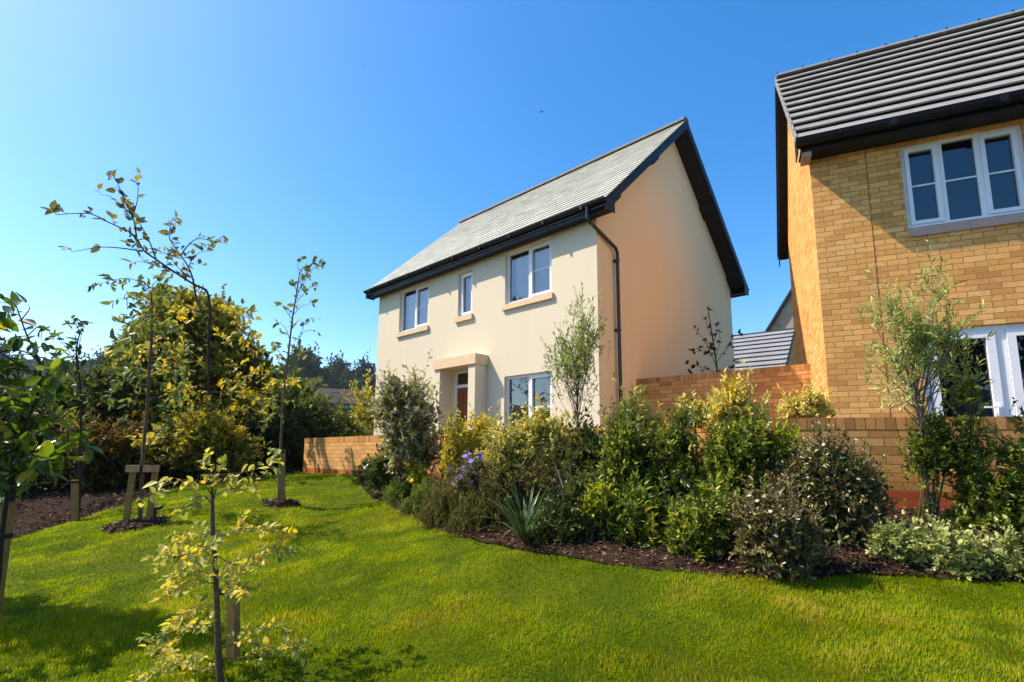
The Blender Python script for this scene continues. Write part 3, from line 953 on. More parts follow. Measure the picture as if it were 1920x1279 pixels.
for gx_, nm in ((0, 'gable_wall'), (-L1, 'gable_wall')):
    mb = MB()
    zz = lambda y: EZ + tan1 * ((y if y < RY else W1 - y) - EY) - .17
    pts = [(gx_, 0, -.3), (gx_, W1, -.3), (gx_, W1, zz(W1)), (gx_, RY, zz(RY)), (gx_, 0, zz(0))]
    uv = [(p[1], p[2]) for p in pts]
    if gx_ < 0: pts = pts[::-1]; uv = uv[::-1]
    mb.poly(pts, uv); o = mb.build(nm, M['bounce_cream' if gx_ == 0 else 'cream'], H1)
    if gx_ == 0: o['label'] = 'rendered gable wall with warm bounce light put into its colour'
# inside: floors and a back partition so the rooms are closed
mb = MB(); mb.box(-L1 + .1, -.1, 1.9, 1.98, -.2, 4.9); mb.box(-L1 + .1, -.1, .14, 1.9, 2.45, 2.6); mb.box(-L1 + .1, -.1, .14, 1.9, -.1, -.02)
mb.box(-L1 + .1, -.1, .14, 6.3, 4.93, 4.97)
mb.build('room', M['room'], H1)

OVR, OVL = .40, .32
rr = RS(31)
mb = MB()
# roof deck slab
dk = .05
for s_ in (0, 1):
    f = (lambda y: y) if s_ == 0 else (lambda y: W1 - y)
    a = [(-L1 - OVL, f(EY), EZ - dk), (OVR, f(EY), EZ - dk), (OVR, f(RY), RZ - dk), (-L1 - OVL, f(RY), RZ - dk)]
    if s_: a = a[::-1]
    mb.poly(a)
    b_ = [(p[0], p[1], p[2] - .08) for p in a][::-1]; mb.poly(b_)
roof = mb.build('roof', M['slate'], H1)
mb = MB()
slates(mb, -L1 - OVL, OVR, EY - .03, EZ - .027, RY, RZ, .30, .205, .009, .020, rr, jit=.004)
mb.build('slate_covering', M['slate'], roof)
mb = MB(); slates(mb, -L1 - OVL, OVR, W1 - EY + .03, EZ - .027, RY, RZ, .6, .4, .009, .020, rr)
mb.build('slate_covering', M['slate'], roof)
mb = MB()
x = -L1 - OVL
while x < OVR - .01:
    b = min(x + .44, OVR)
    arc = [(math.cos(t) * .13, math.sin(t) * .09) for t in np.linspace(-.25, PI + .25, 9)]
    for i in range(8):
        (ya, za), (yb, zb) = arc[i], arc[i + 1]
        mb.poly([(x, RY + ya, RZ - .02 + za), (x, RY + yb, RZ - .02 + zb), (b - .008, RY + yb, RZ - .015 + zb), (b - .008, RY + ya, RZ - .015 + za)])
    mb.poly([(x, RY + p[0], RZ - .02 + p[1]) for p in arc]); mb.poly([(b - .008, RY + p[0], RZ - .02 + p[1]) for p in arc][::-1])
    x = b
mb.build('ridge_tile', M['ridge'], roof)

# eaves: fascia, soffit, gutter with brackets (front and back)
for back in (0, 1):
    f = (lambda y: y) if not back else (lambda y: W1 - y)
    mb = MB(); mb.box(-L1 - OVL + .02, OVR - .02, f(EY + .025), f(EY + .055), 4.86, 5.03); mb.build('fascia', M['black'], H1)
    mb = MB(); mb.box(-L1 - OVL + .02, OVR - .02, f(EY + .056), f(-.002), 4.885, 4.905); mb.build('soffit', M['blackm'], H1)
    mb = MB()
    arc = [(math.cos(t) * .06, math.sin(t) * .06) for t in np.linspace(PI, 2 * PI, 8)]
    gy_, gz_ = EY - .025, EZ - .015
    for i in range(7):
        (ya, za), (yb, zb) = arc[i], arc[i + 1]
        q = [(-L1 - OVL, f(gy_ + ya), gz_ + za), (OVR, f(gy_ + ya), gz_ + za), (OVR, f(gy_ + yb), gz_ + zb), (-L1 - OVL, f(gy_ + yb), gz_ + zb)]
        mb.poly(q if back else q[::-1]); 
        mb.poly([(p[0], p[1] , p[2] + .006) for p in (q[::-1] if back else q)])
    for xx in (-L1 - OVL, OVR): mb.poly([(xx, f(gy_ + a), gz_ + b) for a, b in arc])
    gut = mb.build('gutter', M['black'], H1)
    if not back:
        x = -L1
        while x < OVR:
            m2 = MB(); m2.box(x - .018, x + .018, gy_ - .068, EY + .02, gz_ - .085, gz_ + .012); m2.build('gutter_bracket', M['black'], gut); x += .92
# verges: barge board, soffit, purlin blocks
for side in (0, 1):
    x0 = OVR - .03 if side == 0 else -L1 - OVL
    xw = .002 if side == 0 else -L1 - .002
    for back in (0, 1):
        f = (lambda y: y) if not back else (lambda y: W1 - y)
        mb = MB()
        pts = [(x0, f(EY - .0), EZ - .215), (x0, f(EY), EZ - .012), (x0, f(RY), RZ - .012), (x0, f(RY), RZ - .225)]
        mb.prism(pts if not back else pts[::-1], (.03, 0, 0)); mb.build('barge_board', M['black'], H1)
        mb = MB()
        o_ = .19
        a, b = (xw, x0) if side == 0 else (x0 + .03, xw)
        pts = [(a, f(EY), EZ - o_), (b, f(EY), EZ - o_), (b, f(RY), RZ - o_), (a, f(RY), RZ - o_)]
        mb.poly(pts if back else pts[::-1]); mb.poly([(p[0], p[1], p[2] + .02) for p in (pts[::-1] if back else pts)])
        mb.build('verge_soffit', M['blackm'], H1)
        for yy in (.16, 1.75):
            mb = MB(); zc = EZ + tan1 * (yy - EY) - .19
            a, b = (0.003, x0 - .002) if side == 0 else (x0 + .032, -L1 - .003)
            k = .26
            pts = [(a, f(yy - k / 2), zc - tan1 * k / 2 - .10), (a, f(yy - k / 2), zc - tan1 * k / 2), (a, f(yy + k / 2), zc + tan1 * k / 2), (a, f(yy + k / 2), zc + tan1 * k / 2 - .10)]
            mb.prism(pts if not back else pts[::-1], (b - a, 0, 0)); mb.build('purlin_block', M['blackm'], H1)
    # boxed eaves ends
    for back in (0, 1):
        f = (lambda y: y) if not back else (lambda y: W1 - y)
        mb = MB(); xe = OVR - .015 if side == 0 else -L1 - OVL + .0
        mb.prism([(xe, f(EY + .02), 4.862), (xe, f(EY + .02), EZ - .17), (xe, f(.02), EZ + tan1 * .35 - .19), (xe, f(.02), 4.862)][::(1 if not back else -1)], (.012, 0, 0)); mb.build('eaves_end', M['black'], H1)

# rain pipe
dp = [(0.0, -.29, 5.0), (0.0, -.29, 4.78), (.03, -.24, 4.72), (.075, .53, 4.44), (.075, .585, 4.36), (.075, .585, -.2)]
pt = []
mb = MB(); mb.tube(dp, .034, 12); pipe = mb.build('rain_pipe', M['pipe'], H1)
for z in (4.2, 2.83, 1.25):
    mb = MB(); mb.tube([(.075, .585, z - .025), (.075, .585, z + .025)], .043, 12); mb.box(.002, .05, .53, .64, z - .018, z + .018); mb.build('pipe_clip', M['pipe'], pipe)

yw = .075
window(H1, XA[0], XA[1], SILL2, HEAD2, yw, [.5], bars=(1,), sashes=(1,), sill=(.05, .125, .06), blind=(XA[0] + .1, XA[1] - .1, SILL2, HEAD2 - .06, 'curtain'))
window(H1, XB[0], XB[1], SILL2, HEAD2 - .1, yw, [], sashes=(0,), sill=(.06, .125, .06), blind=(XB[0] + .05, XB[1] - .05, SILL2, HEAD2 - .12, 'curtain'))
window(H1, XC[0], XC[1], SILL2, HEAD2, yw, [.5], bars=(1,), sashes=(1,), sill=(.05, .125, .06), blind=(XC[0] + .1, XC[1] - .1, SILL2, HEAD2 - .06, 'curtain'))
window(H1, XC[0], XC[1], .72, 2.11, yw, [.5], bars=(1,), sashes=(1,), sill=(.05, .125, .06), blind=(XC[0] + .06, XC[1] - .06, .78, 2.02, 'slats'))
window(H1, XA[0] - .04, XA[1] - .04, .72, 2.11, yw, [.5], sashes=(0, 1), sill=(.05, .125, .06), blind=(XA[0], XA[1] - .08, .8, 2.0, 'slats'))

# porch
mb = MB(); mb.box(-4.36, -2.885, -.385, -.002, 2.41, 2.63)
porch = mb.build('porch', M['stone'], H1)
for a, b in ((-4.335, -4.14), (-3.15, -2.93)):
    mb = MB(); mb.box(a, b, -.345, -.003, -.3, 2.407); mb.build('pillar', M['cream'], porch)
mb = MB(); mb.box(-4.4, -2.85, -.6, -.01, -.25, -.06); mb.build('doorstep', M['stone'], porch)
# front door
mb = MB(); y0, y1 = .10, .17
mb.box(-4.125, -4.06, y0, y1, 0, 2.40); mb.box(-3.24, -3.175, y0, y1, 0, 2.40); mb.box(-4.06, -3.24, y0, y1, 2.34, 2.40); mb.box(-4.06, -3.24, y0, y1, 2.00, 2.07)
fr_ = mb.build('door_frame', M['pvc'], H1)
mb = MB(); mb.box(-4.055, -3.245, .125, .165, .02, 1.995)
for k in range(7): mb.box(-4.04 + k * .113, -4.04 + k * .113 + .10, .119, .125, .08, 1.92)
dr = mb.build('door', M['door'], H1)
mb = MB(); mb.tube([(-3.33, .075, .9), (-3.33, .075, 1.25)], .012, 8); mb.box(-3.34, -3.32, .075, .124, .92, .94); mb.box(-3.34, -3.32, .075, .124, 1.21, 1.23); mb.build('handle', M['metal'], dr)
mb = MB(); mb.poly([(-4.06, .135, 2.07), (-3.24, .135, 2.07), (-3.24, .135, 2.34), (-4.06, .135, 2.34)]); mb.build('fanlight', M['glassd'], fr_)

# ------------------------------------------------------------------ buff brick house on the right
A2 = .429
k2 = 6.8 / 7
H2 = empty('brick_house', (4.393 * k2, 6.8, -.58), -A2, 'golden buff brick house with dark flat tiled roof cropped by the right edge', 'house')
L2, W2 = 6.2, 3.96
WU = (1.05, 2.31); WL_ = (1.05, 2.92)
mb = MB(); wall_grid(mb, 0, L2, -.4, 4.76, [(WU[0], WU[1], 3.48, 4.66), (WL_[0], WL_[1], .02, 2.115)], 0, .10)
mb.poly([(0, W2, -.4), (0, W2, 4.76), (L2, W2, 4.76), (L2, W2, -.4)])
mb.build('front_wall', M['brickH'], H2)
E2Y, E2Z, R2Y, R2Z = -.33, 4.86, W2 / 2, 7.47
tan2 = (R2Z - E2Z) / (R2Y - E2Y)
for gx_ in (0, L2):
    zz = lambda y: E2Z + tan2 * ((y if y < R2Y else W2 - y) - E2Y) - .09
    pts = [(gx_, 0, -.4), (gx_, W2, -.4), (gx_, W2, zz(W2)), (gx_, R2Y, zz(R2Y)), (gx_, 0, zz(0))]
    uv = [(p[1] + .11, p[2]) for p in pts]
    if gx_ == 0: pts = pts[::-1]; uv = uv[::-1]
    mb = MB(); mb.poly(pts, uv); mb.build('gable_wall', M['brickH'], H2)
mb = MB(); mb.box(.1, L2 - .1, 2.4, 2.46, -.3, 4.7); mb.box(.1, L2 - .1, .14, 2.4, 2.4, 2.55); mb.box(.1, L2 - .1, .14, 3.8, 4.72, 4.75); mb.box(.1, L2 - .1, .14, 2.4, -.1, -.02)
mb.build('room', M['room'], H2)
# movement joint: a vertical black line down the brickwork
mb = MB(); mb.box(.657, .665, -.002, .01, -.3, 4.70); mb.build('movement_joint', m_plain('brown_sealant', (.17, .085, .035), .9, .1, 9, .3), H2)
OV2 = .17
mb = MB()
for s_ in (0, 1):
    f = (lambda y: y) if s_ == 0 else (lambda y: W2 - y)
    a = [(-OV2 + .03, f(E2Y), E2Z - .06), (L2 + OV2, f(E2Y), E2Z - .06), (L2 + OV2, f(R2Y), R2Z - .06), (-OV2 + .03, f(R2Y), R2Z - .06)]
    if s_: a = a[::-1]
    mb.poly(a); mb.poly([(p[0], p[1], p[2] - .07) for p in a][::-1])
roof2 = mb.build('roof', M['metal'], H2)
for s_ in (0, 1):
    mb = MB(); r2 = RS(41)
    if s_ == 0: slates(mb, -OV2, L2 + OV2, E2Y - .04, E2Z - .045, R2Y, R2Z, .33, .318, .024, .064, r2, jit=.002)
    else: slates(mb, -OV2, L2 + OV2, W2 - E2Y + .04, E2Z - .045, R2Y, R2Z, .33, .318, .024, .064, r2, jit=.002)
    mb.build('tile_covering', M['tile'], roof2)
mb = MB()
x = -OV2; 
while x < L2 + OV2 - .02:
    b = min(x + .42, L2 + OV2)
    arc = [(math.cos(t) * .12, math.sin(t) * .075) for t in np.linspace(-.1, PI + .1, 8)]
    for i in range(7):
        (ya, za), (yb, zb) = arc[i], arc[i + 1]
        mb.poly([(x, R2Y + ya, R2Z + za), (x, R2Y + yb, R2Z + zb), (b - .006, R2Y + yb, R2Z + zb), (b - .006, R2Y + ya, R2Z + za)])
    mb.poly([(x, R2Y + p[0], R2Z + p[1]) for p in arc])
    x = b
rt = mb.build('ridge_tile', M['tile'], roof2)
x = -OV2 + .02
while x < L2:
    mb = MB(); mb.box(x - .014, x + .014, R2Y - .05, R2Y + .02, R2Z + .07, R2Z + .105); mb.build('ridge_clip', M['metal'], rt); x += .42
# dry verge capping along the left rake
for back in (0, 1):
    f = (lambda y: y) if not back else (lambda y: W2 - y)
    mb = MB(); n_ = 11
    for k in range(n_):
        t0_, t1_ = k / n_, (k + 1) / n_
        ya, yb = E2Y - .04 + (R2Y - E2Y + .04) * t0_, E2Y - .04 + (R2Y - E2Y + .04) * t1_
        za, zb = E2Z + (R2Z - E2Z) * t0_, E2Z + (R2Z - E2Z) * t1_
        pts = [(-OV2 - .022, f(ya), za - .10), (-OV2 - .022, f(ya), za + .055), (-OV2 - .022, f(yb), zb + .022), (-OV2 - .022, f(yb), zb - .12)]
        mb.prism(pts if not back else pts[::-1], (.020, 0, 0))
    mb.build('verge_cap', M['tile'] if not back else M['black'], roof2)
    mb = MB()
    pts = [(-OV2, f(E2Y), E2Z - .135), (-.004, f(E2Y), E2Z - .135), (-.004, f(R2Y), R2Z - .135), (-OV2, f(R2Y), R2Z - .135)]
    mb.poly(pts if back else pts[::-1]); mb.build('verge_soffit', M['blackm'], H2)
    mb = MB()
    pts = [(-OV2 - .001, f(E2Y), E2Z - .29), (-OV2 - .001, f(E2Y), E2Z - .02), (-OV2 - .001, f(R2Y), R2Z - .02), (-OV2 - .001, f(R2Y), R2Z - .22)]
    if back: mb.prism(pts[::-1], (.02, 0, 0)); mb.build('barge_board', M['black'], H2)
mb = MB(); mb.box(-OV2 + .03, L2 + OV2, E2Y + .02, E2Y + .05, 4.70, 4.83); mb.box(-OV2 + .03, L2 + OV2, E2Y + .05, -.003, 4.70, 4.72)
mb.build('fascia', M['black'], H2)
mb = MB(); mb.box(-OV2 + .05, -.004, E2Y + .055, -.002, 4.635, 4.699); mb.build('eaves_end', M['stone2'], H2)
mb = MB(); mb.prism([(-OV2 - .004, E2Y + .03, 4.70), (-OV2 - .004, E2Y + .03, 4.80), (-OV2 - .004, -.004, 5.05), (-OV2 - .004, -.004, 4.70)], (.012, 0, 0)); mb.build('eaves_cheek', M['black'], H2)
mb = MB()
arc = [(-.065, .0), (-.065, -.05), (-.045, -.085), (.0, -.095), (.055, -.085), (.055, 0)]
gy_, gz_ = E2Y - .05, E2Z - .02
for i in range(5):
    (ya, za), (yb, zb) = arc[i], arc[i + 1]
    q = [(-OV2 - .03, gy_ + ya, gz_ + za), (L2 + OV2, gy_ + ya, gz_ + za), (L2 + OV2, gy_ + yb, gz_ + zb), (-OV2 - .03, gy_ + yb, gz_ + zb)]
    mb.poly(q[::-1]); mb.poly([(p[0], p[1], p[2] + .006) for p in q])
mb.poly([(-OV2 - .03, gy_ + a, gz_ + b) for a, b in arc])
gut = mb.build('gutter', M['black'], H2)
for x in (.9, 2.0, 3.1, 4.2):
    mb = MB(); mb.box(x - .04, x + .04, gy_ - .070, gy_ + .057, gz_ - .101, gz_ + .004); mb.build('gutter_bracket', M['black'], gut)

window(H2, WU[0], WU[1], 3.48, 4.66, .06, [.345, .648], fr=.05, bars=(0, 1, 2), sashes=(0, 2), glass='glassd', sill=(.0, .125, .03), sillm='stone2', sash=.05)
mb = MB(); x0, x1 = WL_; y0, y1 = .05, .12
mb.box(x0, x1, y0, y1, 2.05, 2.11); mb.box(x0, x0 + .06, y0, y1, .03, 2.05); mb.box(x1 - .06, x1, y0, y1, .03, 2.05)
mb.box(x0 + .06, x1 - .06, y0, y1, .03, .09); mb.box(1.80, 1.90, y0 + .002, y1 - .002, .09, 2.05)
for a, b in ((1.125, 1.795), (1.905, 2.85)):
    mb.box(a, b, y0 - .02, y0 + .04, 1.96, 2.045); mb.box(a, b, y0 - .02, y0 + .04, .1, .22); mb.box(a, a + .085, y0 - .02, y0 + .04, .22, 1.96); mb.box(b - .085, b, y0 - .02, y0 + .04, .22, 1.96)
pd = mb.build('patio_door', M['pvc'], H2)
for a, b in ((1.21, 1.71), (1.99, 2.765)):
    mb = MB(); mb.poly([(a, .07, .22), (b, .07, .22), (b, .07, 1.96), (a, .07, 1.96)]); mb.build('pane', M['glassd'], pd)
mb = MB(); mb.box(1.735, 1.76, -.0, .03, 1.02, 1.14); mb.box(1.60, 1.76, -.02, -.0, 1.09, 1.112); mb.build('handle', M['pvc'], pd)
mb = MB(); n_ = 14
for k in range(n_):
    xa = 1.13 + .22 * k / n_; xb = 1.13 + .22 * (k + 1) / n_
    mb.poly([(xa, .22 + .02 * (k % 2), .1), (xb, .22 + .02 * ((k + 1) % 2), .1), (xb, .22 + .02 * ((k + 1) % 2), 2.1), (xa, .22 + .02 * (k % 2), 2.1)])
o = mb.build('curtain', m_plain('blue_grey_curtain', (.16, .22, .32), .9, .1, 5, .1), pd)
mb = MB(); mb.box(1.42, 2.2, .9, .95, .1, 1.45); mb.build('white_board', M['blind'], pd)

# ------------------------------------------------------------------ garage and stone house between
D_ = Vector((.8, -.6, 0)); Fd = Vector((-.6, -.8, 0))
Rr_ = Vector(P(1490, 617, 20.5))
gb = empty('garage', (Rr_.x, Rr_.y, -.6), math.atan2(-.6, .8), 'small brick garage with pale grey tiled roof between the two houses', 'garage')
hR = Rr_.z + .6
mb = MB(); r2 = RS(43)
Lg, Hs, He = 5.7, 3.2, hR - 2.1
slates(mb, -Lg, .0, -Hs, He, 0, hR, .45, .42, .02, .07, r2, jit=.0015)
for sgn in (-1, 1):
    a = [(-Lg, sgn * Hs, He - .02), (0, sgn * Hs, He - .02), (0, 0, hR - .02), (-Lg, 0, hR - .02)]
    mb.poly(a if sgn < 0 else a[::-1])
mb.build('roof', M['tile2'], gb)
mb = MB(); mb.prism([(.005, -Hs, He - .14), (.005, -Hs, He + .03), (.005, 0, hR + .03), (.005, 0, hR - .14)], (.03, 0, 0)); mb.build('verge_board', M['black'], gb)
mb = MB()
pts = [(-.06, -Hs + .2, -.3), (-.06, Hs - .2, -.3), (-.06, Hs - .2, He - .0), (-.06, 0, hR - .1), (-.06, -Hs + .2, He - .0)]
mb.prism(pts, (-Lg + .1, 0, 0)); mb.build('wall', M['brickM'], gb)

Ap = Vector(P(1540, 455, 27))
hw = 3.67; th_ = math.radians(-35)
Ea = Vector(P(1400, 652, 27 + hw * .574))
sh = empty('stone_house', (Ap.x, Ap.y, -.6), th_, 'rubble stone gable with dark sloping verge seen behind the garage roof', 'house')
ez = Ea.z + .6; az_ = Ap.z + .6
mb = MB(); mb.prism([(-hw + .25, 0, -.5), (hw - .25, 0, -.5), (hw - .25, 0, ez + .1), (0, 0, az_ - .12), (-hw + .25, 0, ez + .1)], (0, 6, 0)); mb.build('wall', M['rubble'], sh)
mb = MB()
for sg in (-1, 1):
    pts = [(sg * hw, -.25, ez - .25), (0, -.25, az_ - .10), (0, -.25, az_ + .10), (sg * hw, -.25, ez - .02)]
    mb.prism(pts if sg < 0 else pts[::-1], (0, 6.4, 0))
mb.build('roof', M['metal'], sh)


# ------------------------------------------------------------------ brick walls
def brick_wall(name, label, pts, thick, zbase, cap=.105, mat='brickG', solid='soldier', capname='coping'):
    """pts = list of (x,y,ztop); front face is on the right-hand side of travel left->right seen from camera"""
    p = np.array(pts, float); n = len(p)
    tan = np.gradient(p[:, :2], axis=0); tan /= np.linalg.norm(tan, axis=1)[:, None]
    nrm = np.c_[tan[:, 1], -tan[:, 0]]        # towards camera
    s = np.concatenate([[0], np.cumsum(np.linalg.norm(np.diff(p[:, :2], axis=0), axis=1))])
    root = empty(name, (p[0][0], p[0][1], zbase[0]), 0, label, 'wall')
    org = Vector((p[0][0], p[0][1], zbase[0]))
    for part, zlo, zhi, off, mt in (('brickwork', None, -cap, 0, mat), (capname, -cap, 0, .003, solid)):
        mb = MB()
        for i in range(n - 1):
            f0 = np.r_[p[i][:2] + nrm[i] * off, 0]; f1 = np.r_[p[i + 1][:2] + nrm[i + 1] * off, 0]
            b0 = np.r_[p[i][:2] - nrm[i] * (thick + off), 0]; b1 = np.r_[p[i + 1][:2] - nrm[i + 1] * (thick + off), 0]
            z0 = (zbase[i] if zlo is None else p[i][2] + zlo, zbase[i + 1] if zlo is None else p[i + 1][2] + zlo)
            z1 = (p[i][2] + zhi, p[i + 1][2] + zhi)
            pt = lambda q, z: tuple(np.array([q[0], q[1], z]) - np.array(org))
            vref = (lambda z, k: z - p[k][2] + .105 + 14 * .075) if zlo is None else (lambda z, k: z - p[k][2] + .2)
            mb.poly([pt(f0, z0[0]), pt(f1, z0[1]), pt(f1, z1[1]), pt(f0, z1[0])], uv=[(s[i], vref(z0[0], i)), (s[i + 1], vref(z0[1], i + 1)), (s[i + 1], vref(z1[1], i + 1)), (s[i], vref(z1[0], i))])
            mb.poly([pt(b1, z0[1]), pt(b0, z0[0]), pt(b0, z1[0]), pt(b1, z1[1])], uv=[(s[i + 1], vref(z0[1], i + 1)), (s[i], vref(z0[0], i)), (s[i], vref(z1[0], i)), (s[i + 1], vref(z1[1], i + 1))])
            mb.poly([pt(f0, z1[0]), pt(f1, z1[1]), pt(b1, z1[1]), pt(b0, z1[0])], uv=[(s[i], 0.02), (s[i + 1], .02), (s[i + 1], .24), (s[i], .24)])
            for e, q0, q1 in ((i == 0, f0, b0), (i == n - 2, f1, b1)):
                if e:
                    k = i if q0 is f0 else i + 1; j = 0 if q0 is f0 else 1
                    q = [pt(q1, z0[j]), pt(q0, z0[j]), pt(q0, z1[j]), pt(q1, z1[j])]
                    u = [(0, vref(z0[j], k)), (thick, vref(z0[j], k)), (thick, vref(z1[j], k)), (0, vref(z1[j], k))]
                    mb.poly(q if j == 0 else q[::-1], uv=u if j == 0 else u[::-1])
        mb.build(part, M[mt], root)
    return root


# red base courses sit where vref < .15, i.e. about nine courses below the coping
wp = smooth_poly(WALLPTS, 4)
brick_wall('garden_wall', 'low curving buff brick garden wall with red base courses behind the shrubs', wp, .215, [float(gz(x, y)) - .3 for x, y, z in wp])
s0 = P(1194, 711, 9.93); s1 = P(1531, 680.4, 8.32)
brick_wall('screen_wall', 'tall brown brick screen wall joining the cream house to the brick house', [(*s0[:2], s0[2]), (*((s0 + s1) / 2)[:2], (s0[2] + s1[2]) / 2), (*s1[:2], s1[2])], .215, [-.9] * 3, mat='brickM')


# ================================================================== TREES ON THE LAWN
def px_poly(pts, D, dd=0.0, jit=0, r=None):
    """photo points -> 3-D polyline; depth runs from D to D+dd along its length"""
    n = len(pts)
    s = np.linspace(0, 1, n)
    return np.array([P(p[0], p[1], D + dd * s[i] + (jit * r.randn() if jit and i else 0)) for i, p in enumerate(pts)])


def branch_tree(name, label, trunk, D, branches, seed, leafmat, leaf, ratio, cat='tree', trunk_r=(.02, .006), bark='bark', group=None, spacing=.05,
                side=(.10, .16), t0=.25, tint=.5, tsp=.2, up=.2, bend=.1, depth=.35, upper=None, k=5, br=.005, flat=.8, fold=.2, droop=.1, spread=.9, zroot=None, dens=1.0):
    """tree from traced limbs, each given its own depth, with leafy side twigs"""
    r = RS(seed)
    T = px_poly(trunk, D) if not isinstance(trunk, np.ndarray) else trunk
    T = smooth_poly(T, 4)
    base = np.array([T[0][0], T[0][1], gz(T[0][0], T[0][1])])
    if zroot is not None: base[2] = zroot
    T = np.concatenate([[base - np.array([0, 0, .05])], T[T[:, 2] > base[2] + .03]])
    root = empty(name, tuple(base), 0, label, cat, group)
    ts = Stems(); ts.add(T, trunk_r[0], trunk_r[1], 10)
    groups = {}
    for bi, b in enumerate(branches):
        o = b[1] if isinstance(b, tuple) and isinstance(b[1], dict) else {}
        pts = b[0] if isinstance(b, tuple) and isinstance(b[1], dict) else b
        # start on the trunk depth
        dd = o.get('dd', depth * r.uniform(-1, 1)); d0 = o.get('d0', D)
        W = smooth_poly(px_poly(pts, d0, dd, .0, r), 4)
        rad = o.get('r', br)
        ts.add(W, rad, rad * .3, 6)
        mt = o.get('mat', leafmat)
        if mt not in groups: groups[mt] = Leaves(seed + 7 + len(groups), fine=D < 4)
        lv = groups[mt]
        seg = np.linalg.norm(np.diff(W, axis=0), axis=1); s = np.concatenate([[0], np.cumsum(seg)])
        Ltot = s[-1]; sp = o.get('spacing', spacing)
        nt = max(2, int(Ltot * (1 - o.get('t0', t0)) / sp * dens))
        q = np.linspace(o.get('t0', t0) * Ltot, Ltot, nt)
        A = np.stack([np.interp(q, s, W[:, j]) for j in range(3)], 1)
        A2 = np.stack([np.interp(np.minimum(q + .03, Ltot + .03), s, W[:, j]) for j in range(3)], 1)
        tn = nrmz(A2 - A + 1e-6 * r.randn(nt, 3)); tn[-1] = tn[-2] if nt > 1 else tn[-1]
        sd = o.get('side', side)
        dirs = nrmz(tn * .75 + nrmz(r.randn(nt, 3) * np.array([1, 1, .45])) * .8 + np.array([0, 0, .12]))
        ln = r.uniform(sd[0], sd[1], nt)[:, None] * np.linspace(1, .55, nt)[:, None]
        B = A + dirs * ln
        lv.along(A, B, o.get('k', k), o.get('leaf', leaf), ratio, np.full(nt, o.get('tint', tint)) + tsp * r.randn(nt), up=up, bend=bend, t0=.1, flat=flat, fold=fold, droop=droop, spread=spread)
        ts.twigs(A, B, np.full((nt, 1), max(.0009, rad * .25)) * np.ones((1, 3)), bend)
    ts.build('trunk', M[bark], root, base)
    for i, (mt, lv) in enumerate(groups.items()):
        lv.build('crown', LF[mt], root, base)
    return root


def stake(name, label, px, py, D, w, top_py, lean=0, tie=None, group=None):
    p = P(px, py, D); p[2] = gz(p[0], p[1])
    t = P(px + lean, top_py, D)
    h = t[2] - p[2]
    root = empty(name, tuple(p), RS(int(px)).uniform(-.3, .3), label, 'stake', group)
    dx = (t[0] - p[0])
    mb = MB(); mb.obox((-w / 2, -w / 2, -.1), (w, 0, 0), (0, w, 0), (dx, 0, h + .1), m=0); mb.build('post', M['stake'], root)
    if tie:
        mb = MB(); z = h * tie
        mb.box(-w / 2 - .004 + dx * tie, w / 2 + .004 + dx * tie, -w / 2 - .004, w / 2 + .004, z - .015, z + .015)
        mb.box(-w / 2 - .06 + dx * tie, -w / 2 - .004 + dx * tie, -.012, .012, z - .013, z + .013)
        mb.build('tie', M['rubber'], root)
    return root


def mulch_ring(px, py, D, rx, n, seed, label):
    c = P(px, py, D); r = RS(seed)
    a = r.rand(n) * 2 * PI; q = rx * np.sqrt(r.rand(n))
    x = c[0] + q * np.cos(a); y = c[1] + q * np.sin(a) * .9
    z = G(x, y) + .02 + .035 * (1 - (q / rx) ** 2)
    lv = Leaves(seed); L = .035 + .04 * r.rand(n)
    lv.add(np.c_[x, y, z], nrmz(r.randn(n, 3) * np.array([1, 1, .4])), r.randn(n, 3) * .6 + np.array([0, 0, 1]), L, L * .4, r.rand(n) ** 1.3, .05, .1)
    tag(lv.build('mulch', M['chip']), label, 'mulch', kind='stuff')
    aa = np.linspace(0, 2 * PI, 40, endpoint=False)
    rr_ = rx * (1 + .08 * np.sin(aa * 3) + .05 * np.sin(aa * 7))
    vx = np.concatenate([[c[0]], c[0] + rr_ * .6 * np.cos(aa), c[0] + rr_ * np.cos(aa)]); vy = np.concatenate([[c[1]], c[1] + .9 * rr_ * .6 * np.sin(aa), c[1] + .9 * rr_ * np.sin(aa)])
    vz = G(vx, vy) + np.concatenate([[.06], np.full(40, .045), np.full(40, .004)])
    i = np.arange(40)
    tri = np.c_[np.zeros(40, int), 1 + i, 1 + (i + 1) % 40]; quad = np.c_[1 + i, 41 + i, 41 + (i + 1) % 40, 1 + (i + 1) % 40]
    tag(mesh_np('soil', np.c_[vx, vy, vz], [tri, quad], M['soil'], smooth=True), kind='structure')


# --- young beech in the foreground
def c4(*pts): return [(100 + x / 3.997, 300 + y / 3.997) for x, y in pts]


U = {'mat': 'beechup', 't0': .12, 'spacing': .044, 'k': 3, 'side': (.03, .08), 'leaf': .046, 'r': .0032, 'tint': .5}
def u(**k): d = dict(U); d.update(k); return d


